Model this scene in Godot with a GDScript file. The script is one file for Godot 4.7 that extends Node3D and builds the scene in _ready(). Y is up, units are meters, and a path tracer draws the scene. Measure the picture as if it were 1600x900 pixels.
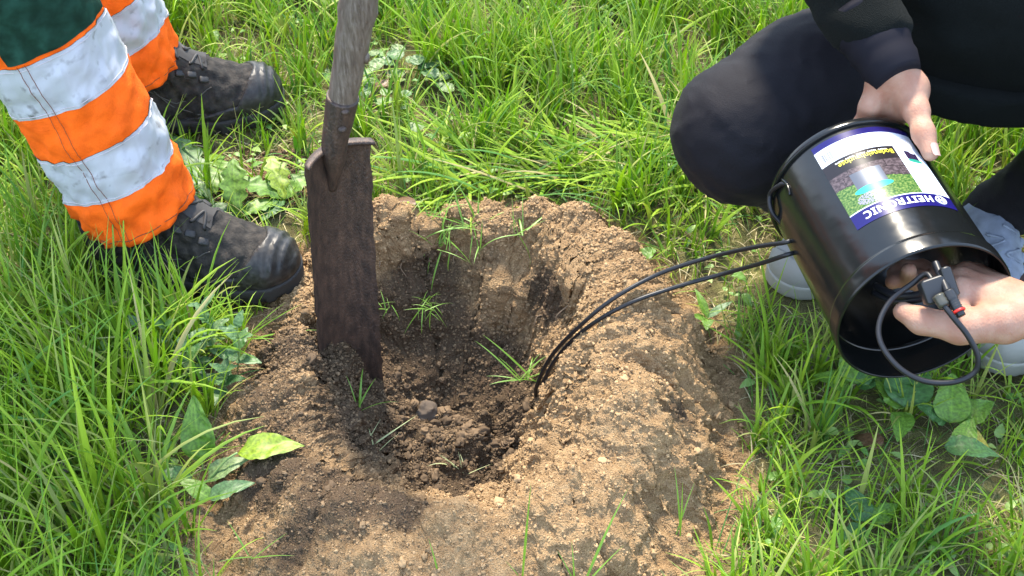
extends Node3D

var noise := FastNoiseLite.new()
var cells := FastNoiseLite.new()
var rnd := RandomNumberGenerator.new()
var names := {}
var M := {}

# ---------------------------------------------------------------- small tools
func numbered(called: String) -> String:
	names[called] = names.get(called, -1) + 1
	return called if names[called] == 0 else "%s_%03d" % [called, names[called]]

func tag(o: Node, label: String, category := "", group := "", kind := "") -> Node:
	if label: o.set_meta("label", label)
	if category: o.set_meta("category", category)
	if group: o.set_meta("group", group)
	if kind: o.set_meta("kind", kind)
	return o

func thing(called: String, label: String, category: String, at := Vector3.ZERO, group := "") -> Node3D:
	var o := Node3D.new()
	o.name = numbered(called)
	add_child(o)
	o.position = at
	tag(o, label, category, group)
	return o

# a mesh as a named object; parts are given in world metres and moved to the thing's own base
func obj(called: String, mesh: Mesh, material: Material, parent: Node = null) -> MeshInstance3D:
	var o := MeshInstance3D.new()
	o.mesh = mesh
	o.material_override = material
	o.cast_shadow = GeometryInstance3D.SHADOW_CASTING_SETTING_ON
	if parent == null or parent == self:
		o.name = numbered(called)
		add_child(o)
	else:
		o.name = called
		parent.add_child(o, true)
	return o

func mat(albedo: Color, rough := 0.8, spec := 0.5) -> StandardMaterial3D:
	var m := StandardMaterial3D.new()
	m.albedo_color = albedo.linear_to_srgb()
	m.roughness = rough
	m.metallic_specular = spec
	m.cull_mode = BaseMaterial3D.CULL_DISABLED
	return m

func noise_tex(freq: float, octaves: int, lo: Color, hi: Color, size := 512, normal := false, bump := 4.0, kind := FastNoiseLite.TYPE_SIMPLEX_SMOOTH, mid := 0.5, sd := 3) -> NoiseTexture2D:
	var t := NoiseTexture2D.new()
	var n := FastNoiseLite.new()
	n.noise_type = kind
	n.frequency = freq
	n.fractal_octaves = octaves
	n.seed = sd
	t.width = size
	t.height = size
	t.seamless = true
	t.noise = n
	if normal:
		t.as_normal_map = true
		t.bump_strength = bump
	else:
		var g := Gradient.new()
		g.set_color(0, lo)
		g.set_color(1, hi)
		g.set_offset(0, maxf(0.0, mid - 0.35))
		g.set_offset(1, minf(1.0, mid + 0.35))
		t.color_ramp = g
	return t

func triplanar(m: StandardMaterial3D, scale: float) -> StandardMaterial3D:
	m.uv1_triplanar = true
	m.uv1_world_triplanar = true
	m.uv1_scale = Vector3.ONE * scale
	return m

func array_mesh(v: PackedVector3Array, idx: PackedInt32Array, nrm = null, col = null, uv = null) -> ArrayMesh:
	if nrm == null:
		nrm = PackedVector3Array()
		nrm.resize(v.size())
		for i in range(0, idx.size(), 3):
			var a := idx[i]
			var b := idx[i + 1]
			var c := idx[i + 2]
			var n := (v[c] - v[a]).cross(v[b] - v[a])
			nrm[a] += n
			nrm[b] += n
			nrm[c] += n
		for i in nrm.size():
			nrm[i] = nrm[i].normalized() if nrm[i].length_squared() > 1e-20 else Vector3.UP
	var arr := []
	arr.resize(Mesh.ARRAY_MAX)
	arr[Mesh.ARRAY_VERTEX] = v
	arr[Mesh.ARRAY_NORMAL] = nrm
	arr[Mesh.ARRAY_INDEX] = idx
	if col != null: arr[Mesh.ARRAY_COLOR] = col
	if uv != null: arr[Mesh.ARRAY_TEX_UV] = uv
	var m := ArrayMesh.new()
	m.add_surface_from_arrays(Mesh.PRIMITIVE_TRIANGLES, arr)
	return m

func join(meshes: Array) -> ArrayMesh:
	var st := SurfaceTool.new()
	st.begin(Mesh.PRIMITIVE_TRIANGLES)
	for m in meshes:
		st.append_from(m, 0, Transform3D())
	return st.commit()

func moved(m: Mesh, t: Transform3D) -> ArrayMesh:
	var st := SurfaceTool.new()
	st.begin(Mesh.PRIMITIVE_TRIANGLES)
	st.append_from(m, 0, t)
	return st.commit()

# rows of points -> skin; wrap closes each row
func skin(rows: Array, wrap := true, flip := false, cap := false) -> ArrayMesh:
	var v := PackedVector3Array()
	var uv := PackedVector2Array()
	var idx := PackedInt32Array()
	var n: int = rows[0].size()
	for r in rows.size():
		for i in n:
			v.append(rows[r][i])
			uv.append(Vector2(float(i) / n, float(r) / maxf(1.0, rows.size() - 1)))
	for r in rows.size() - 1:
		for i in (n if wrap else n - 1):
			var a := r * n + i
			var b := r * n + (i + 1) % n
			var c := a + n
			var d := b + n
			for k in ([a, b, c, b, d, c] if flip else [a, c, b, b, c, d]):
				idx.append(k)
	if cap:
		for r in [0, rows.size() - 1]:
			var mid := Vector3.ZERO
			for p in rows[r]: mid += p
			v.append(mid / n)
			uv.append(Vector2(0.5, 0.5))
			for i in n:
				var a: int = r * n + i
				var b: int = r * n + (i + 1) % n
				var tri: Array = [v.size() - 1, a, b] if (r == 0) != flip else [v.size() - 1, b, a]
				for k in tri: idx.append(k)
	return array_mesh(v, idx, null, null, uv)

func smooth_path(pts: Array, steps: int) -> PackedVector3Array:
	var out := PackedVector3Array()
	for i in pts.size() - 1:
		var p0: Vector3 = pts[maxi(i - 1, 0)]
		var p1: Vector3 = pts[i]
		var p2: Vector3 = pts[i + 1]
		var p3: Vector3 = pts[mini(i + 2, pts.size() - 1)]
		for k in steps:
			out.append(p1.cubic_interpolate(p2, p0, p3, float(k) / steps))
	out.append(pts[-1])
	return out

func tube(path: PackedVector3Array, radius, seg := 8) -> ArrayMesh:
	var rows := []
	var n := path.size()
	var side := Vector3.ZERO
	for i in n:
		var dir := (path[mini(i + 1, n - 1)] - path[maxi(i - 1, 0)]).normalized()
		if side == Vector3.ZERO:
			side = dir.cross(Vector3.UP if absf(dir.y) < 0.9 else Vector3.RIGHT).normalized()
		side = (side - dir * side.dot(dir)).normalized()
		var up := side.cross(dir)
		var r: float = radius[i] if radius is Array or radius is PackedFloat32Array else radius
		var row := PackedVector3Array()
		for k in seg:
			var a := TAU * k / seg
			row.append(path[i] + (side * cos(a) + up * sin(a)) * r)
		rows.append(row)
	return skin(rows, true, true, true)

# a turned shape: profile of (radius, along) about an axis
func lathe(profile: Array, origin: Vector3, axis: Vector3, up: Vector3, seg := 96) -> ArrayMesh:
	var right := up.cross(axis).normalized()
	var rows := []
	for p in profile:
		var row := PackedVector3Array()
		for k in seg:
			var a := TAU * k / seg
			row.append(origin + axis * p.y + (up * cos(a) + right * sin(a)) * p.x)
		rows.append(row)
	return skin(rows, true, true)

func box(size: Vector3, bevel: float, t: Transform3D) -> ArrayMesh:
	var rows := []
	var h := size / 2
	var b := bevel
	var lv := [[-h.y, b], [-h.y + b, 0.0], [h.y - b, 0.0], [h.y, b]]
	for l in lv:
		var x: float = h.x - l[1]
		var z: float = h.z - l[1]
		var row := PackedVector3Array()
		for q in [[x, z - b], [x - b, z], [-x + b, z], [-x, z - b], [-x, -z + b], [-x + b, -z], [x - b, -z], [x, -z + b]]:
			row.append(t * Vector3(q[0], l[0], q[1]))
		rows.append(row)
	var m := skin(rows, true, false, true)
	return m

# ---------------------------------------------------------------- blended bones, meshed as surface nets
class Bones:
	var a := PackedVector3Array()
	var ab := PackedVector3Array()
	var inv := PackedFloat32Array()
	var r0 := PackedFloat32Array()
	var dr := PackedFloat32Array()
	var k := 0.01
	func add(p: Vector3, q: Vector3, rp: float, rq: float) -> void:
		a.append(p)
		ab.append(q - p)
		inv.append(1.0 / maxf(1e-9, (q - p).length_squared()))
		r0.append(rp)
		dr.append(rq - rp)
	func d(p: Vector3) -> float:
		var best := 1e3
		for i in a.size():
			var q := p - a[i]
			var h := clampf(q.dot(ab[i]) * inv[i], 0.0, 1.0)
			var e := (q - ab[i] * h).length() - r0[i] - dr[i] * h
			var w := maxf(k - absf(best - e), 0.0) / k
			best = minf(best, e) - w * w * k * 0.25
		return best
	func box(pad: float) -> AABB:
		var b := AABB(a[0], Vector3.ZERO)
		for i in a.size():
			b = b.expand(a[i])
			b = b.expand(a[i] + ab[i])
		var m := 0.0
		for i in a.size(): m = maxf(m, maxf(r0[i], r0[i] + dr[i]))
		return b.grow(m + pad)

func nets(f: Callable, b: AABB, h: float) -> ArrayMesh:
	var nx := int(ceil(b.size.x / h / 4)) * 4 + 4
	var ny := int(ceil(b.size.y / h / 4)) * 4 + 4
	var nz := int(ceil(b.size.z / h / 4)) * 4 + 4
	var o := b.position
	var val := PackedFloat32Array()
	val.resize(nx * ny * nz)
	val.fill(1.0)
	var sy := nx
	var sz := nx * ny
	var live := []
	for bz in range(0, nz, 4):
		for by in range(0, ny, 4):
			for bx in range(0, nx, 4):
				var c: float = f.call(o + Vector3(bx + 1.5, by + 1.5, bz + 1.5) * h)
				if absf(c) > 5.6 * h:
					if c < 0.0:
						for z in 4:
							for y in 4:
								for x in 4: val[bx + x + (by + y) * sy + (bz + z) * sz] = -1.0
					continue
				live.append(Vector3i(bx, by, bz))
				for z in 4:
					for y in 4:
						for x in 4:
							val[bx + x + (by + y) * sy + (bz + z) * sz] = f.call(o + Vector3(bx + x, by + y, bz + z) * h)
	var id := PackedInt32Array()
	id.resize(val.size())
	id.fill(-1)
	var v := PackedVector3Array()
	var off := [0, 1, sy, sy + 1, sz, sz + 1, sz + sy, sz + sy + 1]
	var edges := [[0, 1], [2, 3], [4, 5], [6, 7], [0, 2], [1, 3], [4, 6], [5, 7], [0, 4], [1, 5], [2, 6], [3, 7]]
	var want := {}
	for q in live:
		for z in range(-1, 4):
			for y in range(-1, 4):
				for x in range(-1, 4):
					var X: int = q.x + x
					var Y: int = q.y + y
					var Z: int = q.z + z
					if X < 0 or Y < 0 or Z < 0 or X >= nx - 1 or Y >= ny - 1 or Z >= nz - 1: continue
					var n := X + Y * sy + Z * sz
					if id[n] >= 0: continue
					var s := 0
					for k in 8:
						if val[n + off[k]] < 0.0: s += 1
					if s == 0 or s == 8: continue
					var sum := Vector3.ZERO
					var cnt := 0
					for e in edges:
						var a0: float = val[n + off[e[0]]]
						var a1: float = val[n + off[e[1]]]
						if (a0 < 0.0) != (a1 < 0.0):
							var t := a0 / (a0 - a1)
							var p := Vector3(e[0] & 1, (e[0] >> 1) & 1, e[0] >> 2)
							var r := Vector3(e[1] & 1, (e[1] >> 1) & 1, e[1] >> 2)
							sum += p.lerp(r, t)
							cnt += 1
					id[n] = v.size()
					v.append(o + (Vector3(X, Y, Z) + sum / cnt) * h)
	var idx := PackedInt32Array()
	var axes := [[1, sy, sz], [sy, sz, 1], [sz, 1, sy]]
	for q in live:
		for z in 4:
			for y in 4:
				for x in 4:
					var X: int = q.x + x
					var Y: int = q.y + y
					var Z: int = q.z + z
					if X < 1 or Y < 1 or Z < 1 or X >= nx - 1 or Y >= ny - 1 or Z >= nz - 1: continue
					var n := X + Y * sy + Z * sz
					for ax in axes:
						var d0 := val[n]
						var d1 := val[n + ax[0]]
						if (d0 < 0.0) == (d1 < 0.0): continue
						var c0 := id[n - ax[1] - ax[2]]
						var c1 := id[n - ax[2]]
						var c2 := id[n]
						var c3 := id[n - ax[1]]
						if c0 < 0 or c1 < 0 or c2 < 0 or c3 < 0: continue
						for w in ([c0, c2, c1, c0, c3, c2] if d0 < 0.0 else [c0, c1, c2, c0, c2, c3]):
							idx.append(w)
	return array_mesh(v, idx)

func table(rows: Array, deg: float, col: int) -> float:
	var d := fposmod(deg + 180.0, 360.0) - 180.0
	var n := rows.size()
	for i in n:
		var a: Array = rows[i]
		var b: Array = rows[(i + 1) % n]
		var ang_b: float = b[0] + (360.0 if i == n - 1 else 0.0)
		if d >= a[0] and d <= ang_b:
			var p: Array = rows[(i + n - 1) % n]
			var q: Array = rows[(i + 2) % n]
			return cubic_interpolate(a[col], b[col], p[col], q[col], (d - a[0]) / (ang_b - a[0]))
	return rows[0][col]

func part(called: String, mesh: Mesh, material: Material, parent: Node3D) -> MeshInstance3D:
	var o := obj(called, mesh, material, parent)
	if parent != self and parent.get_parent() == self:
		o.position = -parent.position
	return o

# ---------------------------------------------------------------- the ground: a dug hole, the heap round it, the turf
const HOLE := Vector2(-0.09, 0.14)
# bearing round the hole (0 right, 90 towards the viewer), rim radius, edge of the dug soil, crest height, rim height, foot of the wall as a share of the rim
const RIM := [
	[-180, .158, .285, .028, .0, .20], [-160, .178, .275, .025, .0, .20], [-135, .240, .315, .030, .01, .22], [-112, .262, .335, .055, .025, .26],
	[-101, .236, .312, .030, -.005, .28], [-88, .250, .318, .045, .015, .24], [-73, .236, .33, .045, .03, .30], [-58, .260, .345, .07, .045, .26],
	[-44, .234, .355, .08, .06, .32], [-28, .220, .362, .10, .07, .32],
	[0, .185, .385, .125, .07, .36], [20, .175, .425, .13, .065, .36], [45, .200, .48, .115, .035, .40], [62, .225, .53, .095, -.005, .42],
	[80, .226, .54, .075, -.03, .42], [101, .208, .54, .06, -.035, .38], [126, .180, .46, .05, -.02, .28], [150, .155, .345, .035, -.01, .20]]
const DEEP := -0.17
var rim_r := PackedFloat32Array()
var rim_s := PackedFloat32Array()
var rim_a := PackedFloat32Array()
var rim_y := PackedFloat32Array()
var rim_q := PackedFloat32Array()
var soil_points := PackedVector3Array()
var soil_normals := PackedVector3Array()
var soil_colors := PackedColorArray()

func lay_out_rim() -> void:
	for d in 721:
		var deg := d * 0.5 - 180.0
		var w := noise.get_noise_2d(cos(deg_to_rad(deg)) * 3.0, sin(deg_to_rad(deg)) * 3.0)
		var w2 := noise.get_noise_2d(cos(deg_to_rad(deg)) * 14.0 + 9.0, sin(deg_to_rad(deg)) * 14.0)
		rim_r.append(table(RIM, deg, 1) + 0.014 * w + 0.011 * w2)
		rim_s.append(table(RIM, deg, 2) + 0.02 * w2)
		rim_a.append(table(RIM, deg, 3) * (1.0 + 0.3 * w))
		rim_y.append(table(RIM, deg, 4) + 0.010 * w2)
		rim_q.append(table(RIM, deg, 5))

func bowl(u: float) -> float: # out quickly near the floor, steep under the rim
	return pow(u, 0.62)

func mound_y(deg: float, t: float) -> float:
	var i := clampi(int((deg + 180.0) * 2.0), 0, 720)
	return lerpf(rim_y[i], rim_a[i], smoothstep(0.0, 0.34, t)) * (1.0 - smoothstep(0.4, 1.0, t))

func turf_y(x: float, z: float) -> float:
	return 0.014 * noise.get_noise_2d(x * 4.0, z * 4.0) + 0.006 * noise.get_noise_2d(x * 17.0 + 40.0, z * 17.0)

func soil_share(x: float, z: float) -> float: # below 1 on the dug soil
	var d := Vector2(x, z) - HOLE
	return d.length() / rim_s[clampi(int((rad_to_deg(d.angle()) + 180.0) * 2.0), 0, 720)]

func ground_y(x: float, z: float) -> float:
	var d := Vector2(x, z) - HOLE
	var deg := rad_to_deg(d.angle())
	var i := clampi(int((deg + 180.0) * 2.0), 0, 720)
	var r := d.length()
	if r >= rim_s[i]: return turf_y(x, z)
	if r >= rim_r[i]:
		var t := (r - rim_r[i]) / (rim_s[i] - rim_r[i])
		return mound_y(deg, t) + turf_y(x, z) * t
	var foot := rim_q[i] * rim_r[i]
	if r >= foot:
		return lerpf(DEEP, rim_y[i], pow((r - foot) / (rim_r[i] - foot), 1.6))
	return DEEP

func crumble(p: Vector3, smoothness: float) -> float:
	var c := cells.get_noise_3d(p.x * 58.0, p.y * 58.0, p.z * 58.0)
	var c2 := cells.get_noise_3d(p.x * 125.0 + 7.0, p.y * 125.0, p.z * 125.0)
	var l := noise.get_noise_3d(p.x * 11.0, p.y * 11.0, p.z * 11.0)
	var m := noise.get_noise_3d(p.x * 34.0, p.y * 34.0, p.z * 34.0)
	var g := noise.get_noise_3d(p.x * 120.0, p.y * 120.0, p.z * 120.0)
	return 0.015 * l + lerpf(1.0, 0.4, smoothness) * (0.0055 * m - 0.0082 * (c + 0.5) - 0.0072 * (c2 + 0.5)) + lerpf(1.0, 0.5, smoothness) * 0.0022 * g

const CLODS := [[Vector3(-0.160, 0.030, -0.092), .05, .012], [Vector3(-0.189, -0.020, -0.050), .04, .007], [Vector3(0.047, 0.040, -0.026), .05, .02], [Vector3(0.115, 0.050, 0.027), .04, .018], [Vector3(-0.010, -0.040, -0.028), .04, .012], [Vector3(-0.220, -0.100, 0.175), .035, .016], [Vector3(-0.282, -0.020, 0.280), .04, .014], [Vector3(-0.066, -0.160, 0.160), .03, .016], [Vector3(-0.152, -0.170, 0.151), .03, .014], [Vector3(-0.090, 0.000, 0.377), .03, .014], [Vector3(-0.219, 0.040, 0.433), .05, .014]]
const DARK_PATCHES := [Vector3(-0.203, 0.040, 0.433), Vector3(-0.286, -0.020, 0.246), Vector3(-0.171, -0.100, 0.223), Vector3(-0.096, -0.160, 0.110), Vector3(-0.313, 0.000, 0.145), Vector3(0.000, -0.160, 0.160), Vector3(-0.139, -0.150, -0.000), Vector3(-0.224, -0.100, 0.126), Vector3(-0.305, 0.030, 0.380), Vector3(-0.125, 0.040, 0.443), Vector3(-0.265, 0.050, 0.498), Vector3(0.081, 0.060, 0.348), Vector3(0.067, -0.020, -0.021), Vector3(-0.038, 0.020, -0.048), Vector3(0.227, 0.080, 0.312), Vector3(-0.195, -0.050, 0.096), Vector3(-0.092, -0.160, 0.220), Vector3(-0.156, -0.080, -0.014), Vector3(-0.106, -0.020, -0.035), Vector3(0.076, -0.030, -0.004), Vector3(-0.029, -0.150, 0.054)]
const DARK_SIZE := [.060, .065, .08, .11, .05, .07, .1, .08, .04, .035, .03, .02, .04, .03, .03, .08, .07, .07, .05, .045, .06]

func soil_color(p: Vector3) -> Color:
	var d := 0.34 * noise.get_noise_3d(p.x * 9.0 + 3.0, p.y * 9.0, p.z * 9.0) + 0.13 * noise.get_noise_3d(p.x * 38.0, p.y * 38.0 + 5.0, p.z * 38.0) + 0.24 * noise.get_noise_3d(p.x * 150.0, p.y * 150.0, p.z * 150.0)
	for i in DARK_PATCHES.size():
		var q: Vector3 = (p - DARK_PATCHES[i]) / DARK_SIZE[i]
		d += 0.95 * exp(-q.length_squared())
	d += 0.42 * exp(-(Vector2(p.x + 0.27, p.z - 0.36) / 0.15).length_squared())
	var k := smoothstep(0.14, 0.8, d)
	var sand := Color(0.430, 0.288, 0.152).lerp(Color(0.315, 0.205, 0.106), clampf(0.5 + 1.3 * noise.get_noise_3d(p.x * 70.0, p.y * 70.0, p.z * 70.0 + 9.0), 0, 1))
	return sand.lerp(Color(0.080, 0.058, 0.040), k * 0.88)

func build_ground() -> void:
	var N := 880
	var plan := []
	for i in 46: plan.append(float(i) / 46.0)
	for i in 105: plan.append(1.0 + float(i) / 105.0)
	for i in 131: plan.append(2.0 + float(i) / 130.0)
	var soil_rows := plan.size()
	for i in 52: plan.append(3.0 + float(i + 1))
	var R := plan.size()
	var pos := PackedVector3Array()
	pos.resize(R * N)
	for j in N:
		var ang := TAU * j / N - PI
		var deg := rad_to_deg(ang)
		var i := clampi(int(round((deg + 180.0) * 2.0)), 0, 720)
		var c := cos(ang)
		var s := sin(ang)
		var rr := rim_r[i]
		var foot := rr * rim_q[i]
		for r in R:
			var t: float = plan[r]
			var rad: float
			var y: float
			if t < 1.0:
				rad = foot * t
				y = DEEP
			elif t < 2.0:
				var u := t - 1.0
				rad = lerpf(foot, rr, bowl(u))
				y = lerpf(DEEP, rim_y[i], u)
			elif t <= 3.0:
				var u := t - 2.0
				rad = lerpf(rr, rim_s[i], u)
				y = mound_y(deg, u)
				y += turf_y(HOLE.x + c * rad, HOLE.y + s * rad) * u
			else:
				var k := t - 3.0
				rad = rim_s[i] + 0.008 * k + (0.0 if k < 14.0 else 0.03 * (pow(1.22, k - 14.0) - 1.0) / 0.22)
				y = turf_y(HOLE.x + c * rad, HOLE.y + s * rad) if rad < 6.0 else 0.0
			pos[r * N + j] = Vector3(HOLE.x + c * rad, y, HOLE.y + s * rad)
	# push the surface in and out along its own normal
	var out := PackedVector3Array()
	out.resize(R * N)
	var col := PackedColorArray()
	col.resize(R * N)
	for r in R:
		var t: float = plan[r]
		for j in N:
			var n := r * N + j
			var p := pos[n]
			var e := pos[r * N + (j + 1) % N] - pos[r * N + (j + N - 1) % N]
			var u := pos[mini(r + 1, R - 1) * N + j] - pos[maxi(r - 1, 0) * N + j]
			var nn := e.cross(u).normalized() if r > 0 else Vector3.UP
			if nn.y < 0.0: nn = -nn
			var deg := 360.0 * j / N - 180.0
			var amp := 1.0
			var sm := 0.0
			if t > 1.0 and t < 2.0:
				sm = smoothstep(1.1, 1.3, t) * (1.0 - smoothstep(1.78, 1.97, t)) * smoothstep(-128.0, -118.0, deg) * (1.0 - smoothstep(-52.0, -38.0, deg))
				sm *= smoothstep(-0.35, 0.0, noise.get_noise_3d(p.x * 16.0 + 2.0, p.y * 16.0, p.z * 16.0))
			if t > 3.0: amp = maxf(0.0, 1.0 - (t - 3.0) / 12.0) * 0.75 + 0.25
			if t > 25.0: amp = 0.0
			var d := crumble(p, sm) * amp if amp > 0.0 else 0.0
			if sm > 0.0:
				for g in [[-79.0, 0.9, .009], [-101.0, 1.4, .010], [-60.0, 1.0, .006]]:
					var w: float = (deg - g[0] + 3.0 * noise.get_noise_1d(p.y * 60.0 + g[0])) / g[1]
					d -= g[2] * exp(-w * w)
			for q in CLODS: # big lumps that broke from the rim
				var w: Vector3 = (p - q[0]) / q[1]
				d += q[2] * exp(-pow(w.length_squared(), 2.0))
			if t < 1.0: d += 0.03 * noise.get_noise_2d(p.x * 19.0, p.z * 19.0) * t
			out[n] = p + nn * d
			if t <= 3.0:
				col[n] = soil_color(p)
			else:
				var f := clampf(0.5 + 1.2 * noise.get_noise_2d(p.x * 22.0, p.z * 22.0), 0, 1)
				var turf := Color(0.13, 0.115, 0.055).lerp(Color(0.25, 0.245, 0.095), f)
				if t > 25.0: turf = Color(0.06, 0.10, 0.025)
				var bare := smoothstep(1.3, 0.7, Vector2((p.x + 0.405) / 0.10, (p.z + 0.262) / 0.055).length() + 0.5 * noise.get_noise_2d(p.x * 40.0, p.z * 40.0))
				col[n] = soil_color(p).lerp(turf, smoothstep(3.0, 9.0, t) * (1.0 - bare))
	var nrm := PackedVector3Array()
	nrm.resize(R * N)
	for r in R:
		for j in N:
			var e := out[r * N + (j + 1) % N] - out[r * N + (j + N - 1) % N]
			var u := out[mini(r + 1, R - 1) * N + j] - out[maxi(r - 1, 0) * N + j]
			nrm[r * N + j] = u.cross(e).normalized() * -1.0 if r > 0 else Vector3.UP
	if nrm[(soil_rows + 10) * N].y < 0.0:
		for i in nrm.size(): nrm[i] = -nrm[i]
		for j in N: nrm[j] = Vector3.UP
	var m_soil := mat(Color(1, 1, 1), 0.95, 0.25)
	m_soil.vertex_color_use_as_albedo = true
	m_soil.albedo_texture = noise_tex(0.09, 4, Color(0.72, 0.70, 0.68), Color(1, 1, 1), 512)
	m_soil.normal_enabled = true
	m_soil.normal_texture = noise_tex(0.11, 4, Color.BLACK, Color.WHITE, 512, true, 9.0)
	m_soil.normal_scale = 1.2
	triplanar(m_soil, 7.0)
	M.soil = m_soil
	var cuts := [["hole", 0, 151], ["soil_heap", 151, soil_rows - 1], ["ground", soil_rows - 1, R - 1]]
	for c in cuts:
		var a: int = c[1]
		var b: int = c[2]
		var idx := PackedInt32Array()
		for r in b - a:
			for j in N:
				var p := r * N + j
				var q := r * N + (j + 1) % N
				idx.append_array(PackedInt32Array([p, p + N, q, q, p + N, q + N]))
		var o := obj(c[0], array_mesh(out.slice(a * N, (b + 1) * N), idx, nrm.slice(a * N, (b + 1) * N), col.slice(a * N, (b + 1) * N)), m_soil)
		if c[0] == "soil_heap":
			tag(o, "heap of loose crumbly sandy soil piled round the dug hole", "soil heap")
		else:
			tag(o, "deep hole dug into sandy soil with a spade cut wall" if c[0] == "hole" else "bare earth and moss under the grass", "", "", "structure")
	soil_points = out.slice(0, (soil_rows + 6) * N)
	soil_normals = nrm.slice(0, (soil_rows + 6) * N)
	soil_colors = col.slice(0, (soil_rows + 6) * N)

func build_roots() -> void: # fine cut roots hanging from the wall of the hole
	var m := mat(Color(0.24, 0.17, 0.105), 0.85)
	var hole := get_node("hole")
	for i in 16:
		var j := int(fposmod((rnd.randf_range(-125.0, -25.0) + 180.0) / 360.0, 1.0) * 880)
		var n := rnd.randi_range(95, 148) * 880 + j
		var p := soil_points[n]
		var out := soil_normals[n]
		var ln := rnd.randf_range(0.02, 0.06)
		var sway := Vector3(rnd.randfn(0, .4), 0, rnd.randfn(0, .2)) * ln
		var q := [p - out * .004, p + out * .007 + Vector3(0, -ln * .2, 0) + sway * .3, p + out * .008 + Vector3(0, -ln * .6, 0) + sway, p + out * .010 + Vector3(0, -ln, 0) + sway * .7]
		obj("root", tube(smooth_path(q, 4), rnd.randf_range(.0004, .0010), 5), m, hole)

func lump(sd: int) -> ArrayMesh:
	var s := SphereMesh.new()
	s.radius = 1.0
	s.height = 2.0
	s.radial_segments = 11
	s.rings = 6
	var arr := s.get_mesh_arrays()
	var v: PackedVector3Array = arr[Mesh.ARRAY_VERTEX]
	for i in v.size():
		v[i] *= 0.95 + 0.8 * noise.get_noise_3d(v[i].x * 1.5 + sd * 9.0, v[i].y * 1.5, v[i].z * 1.5) + 0.45 * noise.get_noise_3d(v[i].x * 4.0 + sd * 5.0, v[i].y * 4.0, v[i].z * 4.0)
		v[i].y *= 0.8
	return array_mesh(v, arr[Mesh.ARRAY_INDEX])

func scatter(called: String, mesh: Mesh, material: Material, xs: Array, cols: Array, label: String, category: String) -> MultiMeshInstance3D:
	var mm := MultiMesh.new()
	mm.transform_format = MultiMesh.TRANSFORM_3D
	mm.use_colors = true
	mm.mesh = mesh
	mm.instance_count = xs.size()
	for i in xs.size():
		mm.set_instance_transform(i, xs[i])
		mm.set_instance_color(i, cols[i])
	var o := MultiMeshInstance3D.new()
	o.multimesh = mm
	o.material_override = material
	o.name = numbered(called)
	add_child(o)
	tag(o, label, category, "", "stuff")
	return o

func build_crumbs() -> void:
	var m := mat(Color(1, 1, 1), 0.95, 0.2)
	m.vertex_color_use_as_albedo = true
	for kind in 3:
		var xs := []
		var cs := []
		for i in [36000, 8000, 190][kind]:
			var n := rnd.randi_range(46 * 880 if rnd.randf() < 0.75 else 0, soil_points.size() - 1)
			var p := soil_points[n]
			var up := soil_normals[n]
			var size: float = [rnd.randf_range(.0007, .0015), rnd.randf_range(.0013, .0027) , lerpf(.0025, .008, pow(rnd.randf(), 2.5))][kind]
			if kind == 2 and p.y < -0.02 and up.y < 0.6: continue
			if kind == 0 and up.y < 0.35 and rnd.randf() < 0.6: continue
			var b := Basis.from_euler(Vector3(rnd.randf() * TAU, rnd.randf() * TAU, rnd.randf() * TAU)).scaled(Vector3(rnd.randf_range(.7, 1.35), rnd.randf_range(.6, 1.1), rnd.randf_range(.7, 1.35)) * size)
			xs.append(Transform3D(b, p + up * size * 0.2))
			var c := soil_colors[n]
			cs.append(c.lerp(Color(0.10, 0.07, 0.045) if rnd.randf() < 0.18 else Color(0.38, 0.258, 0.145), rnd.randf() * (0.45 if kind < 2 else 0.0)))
		if kind == 2:
			for i in 260:
				var n := rnd.randi_range(12 * 880, 75 * 880)
				var size := lerpf(.002, .009, pow(rnd.randf(), 2.5))
				xs.append(Transform3D(Basis.from_euler(Vector3(rnd.randf() * TAU, rnd.randf() * TAU, 0)).scaled(Vector3(rnd.randf_range(.7, 1.3), rnd.randf_range(.6, 1.0), rnd.randf_range(.7, 1.3)) * size), soil_points[n] + soil_normals[n] * size * 0.1))
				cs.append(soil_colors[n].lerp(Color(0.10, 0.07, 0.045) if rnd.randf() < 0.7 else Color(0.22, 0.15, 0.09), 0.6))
		else:
			for i in [1600, 900][kind]:
				var q := Vector2(rnd.randfn(-0.405, 0.05), rnd.randfn(-0.262, 0.028))
				var size: float = rnd.randf_range(.001, .0022) if kind == 0 else rnd.randf_range(.002, .005)
				xs.append(Transform3D(Basis.from_euler(Vector3(rnd.randf() * TAU, rnd.randf() * TAU, 0)).scaled(Vector3.ONE * size), Vector3(q.x, turf_y(q.x, q.y) + size * 0.3 + .002, q.y)))
				cs.append(Color(0.13, 0.085, 0.052).lerp(Color(0.25, 0.165, 0.10), rnd.randf()))
		scatter("soil_crumbs", lump(kind), m, xs, cs, ["fine grains and crumbs of soil strewn over the heap", "small crumbs of soil lying all over the heap and hole", "larger loose clods of soil lying on the heap"][kind], "soil")

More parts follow.
